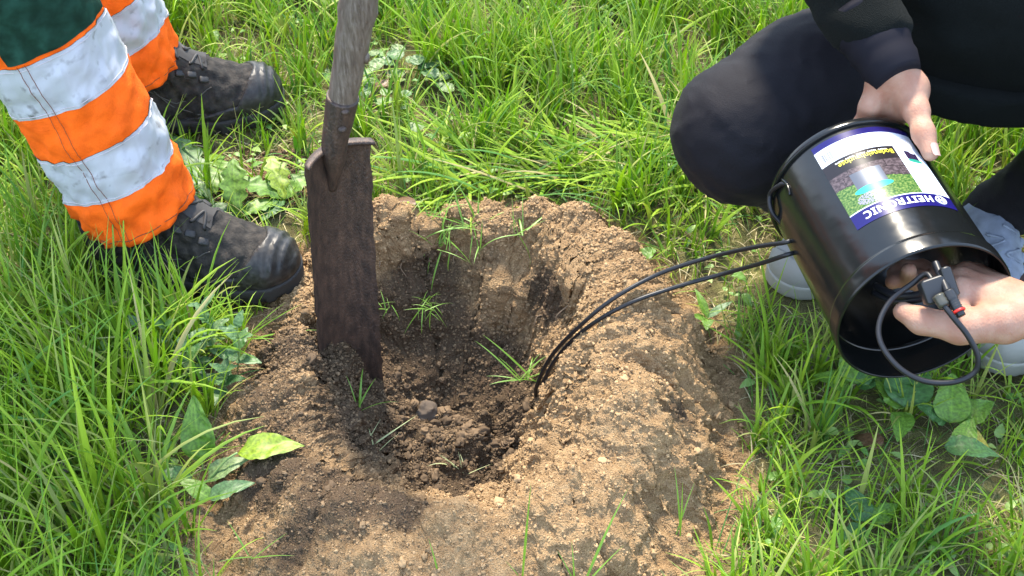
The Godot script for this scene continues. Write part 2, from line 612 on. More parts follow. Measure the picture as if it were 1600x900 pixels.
# ---------------------------------------------------------------- grass
func blade(bend: float, width: float, twist: float, seg := 7) -> ArrayMesh:
	var v := PackedVector3Array()
	var idx := PackedInt32Array()
	var p := Vector3.ZERO
	for i in seg + 1:
		var s := float(i) / seg
		var a := bend * pow(s, 1.6)
		var w := width * (0.55 + 0.9 * s if s < 0.35 else 0.865 * pow(maxf(0.0, 1.0 - (s - 0.35) / 0.65), 0.75)) + 0.0008
		var side := Vector3(cos(twist * s), 0, sin(twist * s))
		var dir := Vector3(0, cos(a), -sin(a))
		var back := side.cross(dir).normalized()
		v.append_array(PackedVector3Array([p - side * w - back * w * 0.35, p, p + side * w - back * w * 0.35]))
		if i < seg:
			var k := i * 3
			idx.append_array(PackedInt32Array([k, k + 3, k + 1, k + 1, k + 3, k + 4, k + 1, k + 4, k + 2, k + 2, k + 4, k + 5]))
		p += dir / seg
	return array_mesh(v, idx)

func grass_material(backlight: Color, rough := 0.45) -> StandardMaterial3D:
	var m := mat(Color(1, 1, 1), rough, 0.42)
	m.vertex_color_use_as_albedo = true
	m.backlight_enabled = true
	m.backlight = backlight.linear_to_srgb()
	return m

func grass_green() -> Color:
	var g := Color(0.150, 0.300, 0.016).lerp(Color(0.325, 0.450, 0.026), rnd.randf())
	if rnd.randf() < 0.18: g = Color(0.09, 0.22, 0.040)
	if rnd.randf() < 0.10: g = Color(0.42, 0.36, 0.15)
	return g * rnd.randf_range(0.8, 1.15)

var lots := []
var lot_colors := []
func sow(kind: int, at: Vector3, az: float, lean: float, length: float, wide: float, c: Color) -> void:
	var b := Basis(Vector3.UP, az) * Basis(Vector3.RIGHT, -lean)
	lots[kind].append(Transform3D(b.scaled_local(Vector3(length * wide, length, length)), at))
	lot_colors[kind].append(c)

func blocked(x: float, z: float) -> bool: # under a boot or a shoe
	for f in FEET:
		var d: Vector2 = Vector2(x, z) - f[0]
		var w: Vector2 = f[1]
		var along := d.dot(w)
		var across := absf(d.dot(Vector2(-w.y, w.x)))
		if along > -0.075 and along < 0.235 and across < 0.052: return true
	return false

const CLEARINGS := [Vector3(0.447, 0.000, 0.258), Vector3(0.518, 0.000, 0.269), Vector3(0.573, 0.000, 0.297), Vector3(-0.422, 0.000, 0.181), Vector3(-0.479, 0.000, 0.193), Vector3(-0.474, 0.000, -0.196), Vector3(-0.517, 0.000, -0.257), Vector3(-0.427, 0.000, -0.153), Vector3(-0.359, 0.000, -0.196), Vector3(-0.195, 0.000, -0.490), Vector3(-0.396, 0.000, 0.356), Vector3(-0.370, 0.000, 0.329), Vector3(-0.434, 0.000, -0.291), Vector3(0.371, 0.000, 0.240)]
func crowded(x: float, z: float) -> bool: # broad leaves leave little room for grass
	for c in CLEARINGS:
		if Vector2(x - c.x, z - c.z).length() < 0.05: return rnd.randf() < 0.75
	return false

func before_boot(x: float, z: float) -> float: # grass trodden low round the boots
	var m := 0.0
	for k in 2:
		var f: Array = FEET[k]
		var d: Vector2 = Vector2(x, z) - f[0] - f[1] * 0.11
		m = maxf(m, exp(-pow(Vector2(d.x / 0.17, d.y / 0.13).length(), 4.0)))
	return m

func build_grass() -> void:
	var shapes := [[0.25, .016, 0.2], [0.7, .017, 0.5], [1.2, .016, -0.4], [1.8, .015, 0.6], [0.5, .024, 0.3], [1.1, .026, -0.6], [0.3, .008, 0.2], [1.5, .008, 0.3]]
	lots.clear()
	for s in shapes:
		lots.append([])
		lot_colors.append([])
	# tufts
	for i in 7000:
		var x := rnd.randf_range(-1.3, 1.3)
		var z := rnd.randf_range(-1.35, 0.8)
		var share := soil_share(x, z)
		if share < 1.0 + 0.05 * rnd.randf(): continue
		var d := 0.5 + 0.9 * noise.get_noise_2d(x * 5.0 + 20.0, z * 5.0) + 0.5 * noise.get_noise_2d(x * 14.0, z * 14.0 + 30.0)
		var left := smoothstep(-0.25, -0.5, x) * smoothstep(-0.15, 0.1, z)
		var far := smoothstep(0.0, -0.4, z)
		var worn := exp(-Vector2((x - 0.33) / 0.13, (z + 0.03) / 0.10).length_squared()) + exp(-Vector2((x + 0.36) / 0.13, (z + 0.27) / 0.11).length_squared()) + 0.8 * exp(-Vector2((x + 0.2) / 0.12, (z + 0.52) / 0.1).length_squared())
		d += 0.35 * left + 0.2 * far - 0.8 * worn
		if share < 1.25 and x > 0.15 and z > 0.06: d += 0.5
		if rnd.randf() > d: continue
		if blocked(x, z): continue
		var tall := 0.075 + 0.045 * d + 0.085 * left + 0.025 * far
		tall *= 1.0 - 0.62 * before_boot(x, z)
		if share < 1.15: tall *= 0.75
		if crowded(x, z): continue
		var n := rnd.randi_range(5, 15)
		var own := grass_green()
		for k in n:
			var a := rnd.randf() * TAU
			var off := Vector2.from_angle(rnd.randf() * TAU) * rnd.randf() * 0.02
			var px := x + off.x
			var pz := z + off.y
			if soil_share(px, pz) < 1.0 or blocked(px, pz): continue
			var lean := absf(rnd.randfn(0.0, 0.38)) + 0.04
			var kind: int = [0, 0, 1, 1, 2, 3, 4, 4, 5, 6][rnd.randi() % 10]
			var ln := tall * rnd.randf_range(0.5, 1.3)
			sow(kind, Vector3(px, ground_y(px, pz) - 0.004, pz), a, lean, ln, clampf(0.17 / ln, 0.8, 1.8) * rnd.randf_range(0.5, 1.12), own.lerp(grass_green(), 0.55))
	# fine short undergrowth
	for i in 44000:
		var x := rnd.randf_range(-1.3, 1.3)
		var z := rnd.randf_range(-1.35, 0.8)
		if soil_share(x, z) < 1.0 or blocked(x, z): continue
		var d := 0.6 + 0.9 * noise.get_noise_2d(x * 8.0 + 50.0, z * 8.0)
		if rnd.randf() > d: continue
		sow([6, 7, 7, 2][rnd.randi() % 4], Vector3(x, ground_y(x, z) - 0.003, z), rnd.randf() * TAU, rnd.randf_range(0.1, 1.3), rnd.randf_range(0.03, 0.085), rnd.randf_range(0.9, 1.6), grass_green())
	# long grass trodden flat behind the hole
	for i in 420:
		var u := rnd.randf()
		var x := lerpf(-0.12, 0.5, u) + rnd.randfn(0, 0.03)
		var z := -0.24 - 0.10 * u + rnd.randfn(0, 0.035)
		if soil_share(x, z) < 1.0: continue
		sow([0, 1, 1, 4][rnd.randi() % 4], Vector3(x, ground_y(x, z) + 0.004, z), PI / 2 + rnd.randfn(0.0, 0.6) + (0.0 if rnd.randf() < 0.75 else PI), rnd.randf_range(0.8, 1.4), rnd.randf_range(0.10, 0.21), rnd.randf_range(0.8, 1.1), grass_green())
	var m := grass_material(Color(0.29, 0.45, 0.010), 0.55)
	for k in shapes.size():
		var s: Array = shapes[k]
		scatter("grass", blade(s[0], s[1], s[2]), m, lots[k], lot_colors[k], ["straight green grass blades growing round the soil heap", "lightly bent green grass blades round the soil heap", "arching green grass blades round the soil heap", "drooping green grass blades round the soil heap", "broad upright grass blades round the soil heap", "broad arching grass blades round the soil heap", "thin upright grass blades growing among the rest", "thin drooping grass blades growing among the rest"][k], "grass")
	# dead straw between the green
	var xs := []
	var cs := []
	for i in 22000:
		var x := rnd.randf_range(-1.25, 1.25)
		var z := rnd.randf_range(-1.2, 0.75)
		if soil_share(x, z) < 1.02 or blocked(x, z): continue
		var ln := rnd.randf_range(0.012, 0.055)
		var b := Basis(Vector3.UP, rnd.randf() * TAU) * Basis(Vector3.RIGHT, -rnd.randf_range(1.2, 1.6))
		xs.append(Transform3D(b.scaled_local(Vector3(ln * 1.2, ln, ln)), Vector3(x, ground_y(x, z) + rnd.randf_range(0.001, 0.012), z)))
		cs.append(Color(0.50, 0.43, 0.24).lerp(Color(0.20, 0.155, 0.08), rnd.randf()))
	scatter("straw", blade(1.3, .014, 0.9), grass_material(Color(0.05, 0.04, 0.015), 0.8), xs, cs, "dry dead straw lying between the grass blades", "straw")
	# small broad leaves close to the earth
	xs = []
	cs = []
	for i in 5200:
		var x := rnd.randf_range(-1.25, 1.25)
		var z := rnd.randf_range(-1.2, 0.75)
		if soil_share(x, z) < 1.03 or blocked(x, z): continue
		if noise.get_noise_2d(x * 7.0 + 80.0, z * 7.0) < 0.02: continue
		var ln := rnd.randf_range(0.009, 0.026)
		var b := Basis(Vector3.UP, rnd.randf() * TAU) * Basis(Vector3.RIGHT, rnd.randf_range(-0.2, 0.7))
		xs.append(Transform3D(b.scaled(Vector3.ONE * ln), Vector3(x, ground_y(x, z) + rnd.randf_range(0.004, 0.035), z)))
		cs.append(Color(0.10, 0.22, 0.035).lerp(Color(0.24, 0.34, 0.09), rnd.randf()))
	scatter("ground_cover", leaf("ovate", 1.0, 0.55, 0.5, 0.2, 1.0), grass_material(Color(0.14, 0.22, 0.02)), xs, cs, "tiny broad leaves of low weeds covering the earth between the grass", "ground cover")

# ---------------------------------------------------------------- footwear
const FEET := [[Vector2(-.545, -.035), Vector2(.984, .18)], [Vector2(-.625, -.40), Vector2(.984, -.18)], [Vector2(.532, -.13), Vector2(-.66, .751)], [Vector2(.690, -.02), Vector2(-.05, .9987)]]

func foot_bones(sneaker: bool) -> Bones:
	var b := Bones.new()
	b.k = 0.022
	b.add(Vector3(-.03, .047, 0), Vector3(.03, .047, 0), .040, .043)
	b.add(Vector3(.03, .047, 0), Vector3(.13, .043, 0), .042, .045)
	b.add(Vector3(.13, .041, -.011), Vector3(.195, .043, -.005), .043, .040)
	b.add(Vector3(.13, .041, .012), Vector3(.190, .043, .010), .043, .040)
	b.add(Vector3(.02, .110 if sneaker else .125, 0), Vector3(.13, .068, 0), .036 if sneaker else .043, .036)
	b.add(Vector3(-.02, .07, 0), Vector3(-.022, .10 if sneaker else .21, 0), .044 if sneaker else .05, .040 if sneaker else .057)
	b.add(Vector3(-.034, .05, 0), Vector3(-.030, .09 if sneaker else .13, 0), .042, .042 if sneaker else .049)
	return b

func top_of(f: Callable, x: float, z: float, y0 := 0.26) -> Vector3:
	var y := y0
	while y > 0.0 and f.call(Vector3(x, y, z)) > 0.0: y -= 0.0015
	return Vector3(x, y, z)

func side_of(f: Callable, x: float, y: float, s: float) -> Vector3:
	var z := 0.09 * s
	while absf(z) > 0.003 and f.call(Vector3(x, y, z)) > 0.0: z -= 0.001 * s
	return Vector3(x, y, z)

func footwear(sneaker: bool) -> Dictionary:
	var b := foot_bones(sneaker)
	var f := func(p: Vector3) -> float:
		var w := 0.0016 * noise.get_noise_3d(p.x * 60.0, p.y * 60.0, p.z * 60.0) if sneaker else 0.0042 * noise.get_noise_3d(p.x * 45.0, p.y * 45.0, p.z * 45.0) + 0.0016 * sin(p.x * 210.0 + p.y * 90.0) * smoothstep(.02, .05, p.x) * (1.0 - smoothstep(.10, .15, p.x))
		return maxf(b.d(p) + w, 0.019 - p.y)
	var cap := func(p: Vector3) -> float:
		var lift: float = 0.0 if sneaker else 0.0012 * signf(sin(p.x * 460.0)) * smoothstep(.204, .206, p.x) * smoothstep(.055, .06, p.y)
		var front := (0.212 if sneaker else 0.181) - p.x - 0.25 * absf(p.z) + 0.5 * maxf(0.0, p.y - .055)
		var strip := maxf(p.y - (0.03 if sneaker else lerpf(0.020, 0.050, smoothstep(.03, .17, p.x))), (-.1 if sneaker else .045) - p.x)
		return maxf(maxf(b.d(p) - 0.0038 + lift, minf(front, strip)), 0.018 - p.y)
	var sole := func(p: Vector3) -> float:
		var d := b.d(Vector3(p.x, .046, p.z)) - 0.006
		if p.y < 0.017 and not sneaker and sin(p.x * 260.0) > 0.2: d += 0.005
		var spring := 0.010 * smoothstep(.15, .24, p.x)
		return maxf(d, absf(p.y - 0.0135 - spring) - 0.0135)
	var bx := AABB(Vector3(-.10, -.008, -.075), Vector3(.36, .29 if not sneaker else .17, .15))
	var r := {}
	r.upper = nets(f, bx, 0.0038)
	r.cap = nets(cap, bx, 0.0034)
	r.sole = nets(sole, AABB(Vector3(-.10, -.008, -.075), Vector3(.36, .055, .15)), 0.0036)
	var zig := []
	var steps := 5 if not sneaker else 4
	var hooks := []
	for i in steps:
		var x := lerpf(.045, .118, 1.0 - float(i) / (steps - 1))
		for s in ([-1, 1] if i % 2 == 0 else [1, -1]):
			var p := top_of(f, x, 0.024 * s)
			zig.append(p + Vector3(0, .0026, 0))
			hooks.append(box(Vector3(.016, .006, .011), .0018, Transform3D(Basis(Vector3.RIGHT, 0.6 * s) * Basis(Vector3.BACK, -0.5), top_of(f, x, 0.034 * s) + Vector3(0, .002, 0))))
		zig.append(top_of(f, x - .006, 0.0) + Vector3(0, .004, 0))
	r.laces = tube(smooth_path(zig, 5), 0.0026, 6)
	r.hooks = hooks
	var seams := []
	for s in [-1.0, 1.0]:
		var lines := [[[-.04, .06], [.02, .05], [.09, .045], [.15, .04]], [[.0, .07], [.04, .075], [.09, .07], [.12, .07]]] if sneaker else [[[.035, .085], [.07, .05], [.12, .038], [.165, .045]], [[.0, .10], [.045, .075], [.075, .06], [.128, .085]]]
		for line in lines:
			var pts := []
			for q in smooth_path([Vector3(line[0][0], line[0][1], 0), Vector3(line[1][0], line[1][1], 0), Vector3(line[2][0], line[2][1], 0), Vector3(line[-1][0], line[-1][1], 0)], 5):
				pts.append(side_of(f, q.x, q.y, s) + Vector3(0, 0, .0003 * s))
			seams.append(tube(PackedVector3Array(pts), 0.0011, 5))
	r.seam = seams
	var tongue := []
	for i in 9:
		var x := lerpf(.125, .02, i / 8.0)
		var row := PackedVector3Array()
		for k in 9:
			var z := lerpf(-.02, .02, k / 8.0)
			row.append(top_of(f, x, z) + Vector3(0, .0022 + .0015 * cos(z * 78.0) + .001 * sin(i * 2.2), 0))
		tongue.append(row)
	r.tongue = skin(tongue, false)
	return r

func wear(person: Node3D, called: String, label: String, w: Dictionary, foot: Array, mats: Array, scale := 1.0, y := 0.0) -> void:
	var n := Node3D.new()
	n.name = called
	person.add_child(n, true)
	n.set_meta("label", label)
	var dir := Vector3(foot[1].x, 0, foot[1].y).normalized()
	n.transform = Transform3D(Basis(dir, Vector3.UP, dir.cross(Vector3.UP)).scaled_local(Vector3.ONE * scale), Vector3(foot[0].x, y, foot[0].y) - person.position)
	obj("upper", w.upper, mats[0], n)
	obj("toe_cap", w.cap, mats[1], n)
	obj("sole", w.sole, mats[2], n)
	obj("tongue", w.tongue, mats[3], n)
	obj("lace", w.laces, mats[4], n)
	for h in w.hooks: obj("lace_hook", h, mats[4], n)
	for s in w.seam: obj("seam", s, mats[5], n)

# ---------------------------------------------------------------- hands for the figure that stands outside the picture
func curled_hand(b: Bones, wrist: Vector3, dir: Vector3, palm: Vector3, thumb: Vector3) -> void:
	for i in 4:
		var off := thumb * (0.030 - 0.020 * i)
		var m := wrist + dir * (0.088 - 0.004 * absi(i - 1)) + off
		b.add(wrist + off * 0.4, m, .017, .0115)
		var ln: float = [.042, .046, .043, .034][i]
		var p := m + (dir * 0.5 + palm * 0.85).normalized() * ln
		var q := p + (dir * -0.6 + palm * 0.75).normalized() * ln * 0.65
		var t := q + (dir * -1.0 + palm * -0.15).normalized() * ln * 0.5
		b.add(m, p, .0098, .009)
		b.add(p, q, .009, .0085)
		b.add(q, t, .0085, .0075)
	var c := wrist + dir * 0.03 + thumb * 0.03
	var m2 := c + (dir * 0.6 + thumb * 0.5 + palm * 0.6).normalized() * 0.038
	var i2 := m2 + (dir * 0.5 + palm * 0.8 - thumb * 0.1).normalized() * 0.03
	b.add(wrist, c, .02, .018)
	b.add(c, m2, .016, .0125)
	b.add(m2, i2, .0118, .0105)
	b.add(i2, i2 + (palm * 0.6 - thumb * 0.6).normalized() * 0.022, .0105, .009)

# ---------------------------------------------------------------- the worker in high-visibility trousers
func leg_frame(path: PackedVector3Array, along: float) -> Array:
	var l := 0.0
	for i in path.size() - 1:
		var s := path[i].distance_to(path[i + 1])
		if l + s >= along or i == path.size() - 2:
			var t := (along - l) / s
			var d := (path[mini(i + 2, path.size() - 1)] - path[maxi(i - 1, 0)]).normalized()
			return [path[i].lerp(path[i + 1], t), d]
		l += s
	return []

func leg_cloth(path: PackedVector3Array, radii: Array, from: float, to: float, raised: float, sd: float, a0 := 0.0, a1 := TAU, hem := false) -> ArrayMesh:
	var rows := []
	var n := maxi(3, int((to - from) / 0.005))
	var whole := a1 - a0 > 6.28
	var seg := 84 if whole else 60
	if hem:
		rows.append(leg_ring(path, radii, from + 0.03, -0.004, sd, seg, a0, a1, whole))
		rows.append(leg_ring(path, radii, from + 0.002, -0.003, sd, seg, a0, a1, whole))
	for i in n + 1:
		rows.append(leg_ring(path, radii, lerpf(from, to, float(i) / n), raised, sd, seg, a0, a1, whole))
	return skin(rows, whole, false)

func leg_ring(path: PackedVector3Array, radii: Array, l: float, raised: float, sd: float, seg: int, a0: float, a1: float, whole: bool) -> PackedVector3Array:
	var fr := leg_frame(path, l)
	var d: Vector3 = fr[1]
	var x := (Vector3.RIGHT - d * d.x).normalized()
	var z := x.cross(d)
	var r := 0.0
	for i in radii.size() - 1:
		if l <= radii[i + 1][0] or i == radii.size() - 2:
			r = lerpf(radii[i][1], radii[i + 1][1], smoothstep(radii[i][0], radii[i + 1][0], l))
			break
	var row := PackedVector3Array()
	for k in seg:
		var a := lerpf(a0, a1, float(k) / (seg if whole else seg - 1))
		var c := Vector2(cos(a), sin(a))
		var q := r * (1.0 + 0.075 * noise.get_noise_3d(c.x * 1.6 + sd, c.y * 1.6, l * 11.0) + 0.025 * noise.get_noise_3d(c.x * 3.0, c.y * 3.0 + sd, l * 40.0))
		var fold := 1.0 - absf(noise.get_noise_3d(c.x * 1.4 + sd * 2.0, c.y * 1.4, l * 17.0)) * 2.2
		q += 0.003 * pow(maxf(fold, 0.0), 3.0) * exp(-l / 0.3)
		q += 0.0045 * exp(-l / 0.12) * sin(l * 120.0 + 4.0 * noise.get_noise_2d(c.x * 2.0 + sd, c.y * 2.0)) + 0.0012 * noise.get_noise_3d(c.x * 9.0, c.y * 9.0 + sd, l * 90.0)
		var ride := 0.004 * c.x * exp(-l / 0.08) # the hem dips at the heel and rides up over the tongue
		row.append(fr[0] + (x * c.x + z * c.y) * (q + raised) + d * ride)
	return row

func build_worker() -> void:
	var who := thing("person", "standing worker in orange high-visibility trousers and muddy black boots beside the spade", "person", Vector3(-.62, 0, -.22))
	var orange := mat(Color(1.0, 0.145, 0.008), 0.75, 0.3)
	orange.albedo_texture = noise_tex(0.012, 4, Color(0.84, 0.80, 0.76), Color(1, 1, 1), 512, false, 1.0, FastNoiseLite.TYPE_SIMPLEX_SMOOTH, 0.3)
	orange.normal_enabled = true
	orange.normal_texture = noise_tex(0.3, 2, Color.BLACK, Color.WHITE, 256, true, 3.0)
	orange.normal_scale = 0.35
	triplanar(orange, 5.0)
	var band := mat(Color(0.43, 0.44, 0.47), 0.5, 0.5)
	band.albedo_texture = noise_tex(0.010, 5, Color(0.50, 0.48, 0.45), Color(1, 1, 1), 512, false, 1.0, FastNoiseLite.TYPE_SIMPLEX_SMOOTH, -0.04, 11)
	band.metallic = 0.15
	triplanar(band, 6.0)
	var green := mat(Color(0.016, 0.060, 0.040), 0.85, 0.25)
	green.albedo_texture = noise_tex(0.012, 4, Color(0.55, 0.55, 0.5), Color(1, 1, 1), 512)
	triplanar(green, 5.0)
	var thread := mat(Color(0.20, 0.06, 0.02), 0.9)
	var pale_thread := mat(Color(0.5, 0.45, 0.45), 0.9)
	var legs := [
		[[Vector3(-.528, .126, -.026), Vector3(-.553, .22, -.030), Vector3(-.592, .355, -.036), Vector3(-.635, .50, -.05), Vector3(-.70, .72, -.11), Vector3(-.745, .93, -.19)], 0.0],
		[[Vector3(-.618, .110, -.400), Vector3(-.636, .20, -.398), Vector3(-.670, .34, -.385), Vector3(-.705, .50, -.37), Vector3(-.73, .72, -.35), Vector3(-.755, .93, -.32)], 7.3]]
	var radii := [[0.0, .077], [.04, .083], [.12, .083], [.26, .084], [.42, .090], [.65, .098], [.9, .11]]
	var cloth := Node3D.new()
	cloth.name = "trousers"
	who.add_child(cloth)
	var seat := Bones.new()
	seat.k = .05
	seat.add(Vector3(-.745, .93, -.19), Vector3(-.755, .93, -.32), .125, .125)
	seat.add(Vector3(-.75, 1.0, -.25), Vector3(-.75, 1.05, -.25), .14, .14)
	var pelvis := obj("seat", nets(seat.d, seat.box(.02), .014), orange, cloth)
	pelvis.position = -who.position
	for g in legs:
		var path := smooth_path(g[0], 12)
		var s: float = g[1]
		for cut in [[0.0, .078, orange, 0.0, "trouser_leg"], [.078, .152, band, .0012, "reflective_band"], [.152, .222, orange, 0.0, "trouser_leg"], [.222, .297, band, .0012, "reflective_band"], [.297, .90, orange, 0.0, "trouser_leg"]]:
			var o := obj(cut[4], leg_cloth(path, radii, cut[0], cut[1], cut[3], s, 0.0, TAU, cut[0] == 0.0), cut[2], cloth)
			o.position = -who.position
		var patch := obj("knee_patch", leg_cloth(path, radii, .303, .60, .0022, s, -2.3, 1.75), green, cloth)
		patch.position = -who.position
		tag(patch, "dark green knee patch")
		for l in [.082, .148, .226, .293, .012]:
			var ring := leg_ring(path, radii, l, .0014 if l > .05 else .0004, s, 60, 0.0, TAU, true)
			ring.append(ring[0])
			var o := obj("seam", tube(ring, .0007, 4), thread if l < .05 else pale_thread, cloth)
			o.position = -who.position
		for a in [1.5, 1.62]:
			var line := PackedVector3Array()
			for i in 60: line.append(leg_ring(path, radii, .01 + .29 * i / 59.0, .0016, s, 2, a, a + .01, false)[0])
			var o := obj("seam", tube(line, .0004, 4), thread, cloth)
			o.position = -who.position
	# jacket, head and gloves stand above the picture and throw the shade on the grass at the left
	var jk := Bones.new()
	jk.k = .06
	jk.add(Vector3(-.74, 1.06, -.24), Vector3(-.66, 1.38, -.18), .16, .17)
	jk.add(Vector3(-.67, 1.42, -.04), Vector3(-.70, 1.42, -.36), .085, .085)
	jk.add(Vector3(-.67, 1.43, -.02), Vector3(-.50, 1.20, .10), .075, .058)
	jk.add(Vector3(-.50, 1.20, .10), Vector3(-.235, 1.10, .115), .058, .048)
	jk.add(Vector3(-.70, 1.43, -.38), Vector3(-.50, 1.22, -.22), .075, .058)
	jk.add(Vector3(-.50, 1.22, -.22), Vector3(-.20, 1.03, -.01), .058, .048)
	part("jacket", nets(jk.d, jk.box(.03), .016), orange, who)
	var glove := mat(Color(0.05, 0.045, 0.04), 0.85)
	var gb := Bones.new()
	gb.k = .008
	curled_hand(gb, Vector3(-.205, 1.095, .117), Vector3(.93, -.36, 0).normalized(), Vector3(-.3, -.8, -.1).normalized(), Vector3(0, 0, -1))
	curled_hand(gb, Vector3(-.165, 1.01, .02), Vector3(.75, -.2, .6).normalized(), Vector3(.2, -.9, .1).normalized(), Vector3(-.6, .1, .75).normalized())
	part("gloves", nets(gb.d, gb.box(.02), .006), glove, who)
	var hd := Bones.new()
	hd.k = .03
	hd.add(Vector3(-.64, 1.46, -.17), Vector3(-.60, 1.58, -.14), .055, .055)
	hd.add(Vector3(-.595, 1.66, -.13), Vector3(-.565, 1.61, -.12), .088, .06)
	hd.add(Vector3(-.55, 1.59, -.115), Vector3(-.545, 1.57, -.11), .035, .03)
	hd.add(Vector3(-.515, 1.645, -.10), Vector3(-.508, 1.63, -.10), .012, .014)
	part("body", nets(hd.d, hd.box(.02), .010), M.skin, who)
	var hair := Bones.new()
	hair.k = .03
	hair.add(Vector3(-.615, 1.69, -.135), Vector3(-.585, 1.71, -.13), .085, .075)
	hair.add(Vector3(-.645, 1.64, -.14), Vector3(-.64, 1.60, -.14), .06, .045)
	part("hair", nets(hair.d, hair.box(.02), .010), mat(Color(.05, .03, .02), .7), who)
	# boots
	var leather := mat(Color(0.062, 0.057, 0.051), 0.8, 0.3)
	leather.albedo_texture = noise_tex(0.014, 5, Color(0.52, 0.53, 0.55), Color(1.0, 0.97, 0.93), 512, false, 1.0, FastNoiseLite.TYPE_SIMPLEX_SMOOTH, 0.5, 21)
	leather.normal_enabled = true
	leather.normal_texture = noise_tex(0.06, 4, Color.BLACK, Color.WHITE, 512, true, 5.0)
	leather.normal_scale = 0.7
	triplanar(leather, 7.0)
	var rubber := mat(Color(0.060, 0.056, 0.050), 0.46, 0.45)
	rubber.albedo_texture = noise_tex(0.022, 5, Color(0.45, 0.46, 0.48), Color(1, 1, 1), 512, false, 1.0, FastNoiseLite.TYPE_SIMPLEX_SMOOTH, 0.55, 8)
	triplanar(rubber, 7.0)
	var tread := mat(Color(0.025, 0.023, 0.021), 0.8)
	var inner := mat(Color(0.030, 0.028, 0.026), 0.8)
	var lace := mat(Color(0.022, 0.021, 0.020), 0.6)
	var stitch := mat(Color(0.075, 0.07, 0.062), 0.8)
	var w := footwear(false)
	wear(who, "boot", "muddy black safety boot nearer the hole", w, FEET[0], [leather, rubber, tread, inner, lace, stitch], 1.0, 0.012)
	wear(who, "boot", "muddy black safety boot further back in the grass", w, FEET[1], [leather, rubber, tread, inner, lace, stitch], 1.0, 0.008)

# ---------------------------------------------------------------- the crouching person who holds the tub
const TUB := Vector3(.4377, .3128, .2644)
const TUB_AXIS := Vector3(.1839, .0060, .9829)
const TUB_UP := Vector3(-.0011, 1.0, -.0059)
const TUB_RIGHT := Vector3(.9829, 0, -.1840)
const TUB_R := 0.0986
const TUB_L := 0.2352
func on_tub(along: float, r: float, deg: float) -> Vector3:
	var a := deg_to_rad(deg)
	return TUB + TUB_AXIS * (along - TUB_L / 2) + TUB_UP * r * cos(a) + TUB_RIGHT * r * sin(a)

func chain(b: Bones, pts: Array, radii: Array) -> void:
	for i in pts.size() - 1: b.add(pts[i], pts[i + 1], radii[i], radii[i + 1])

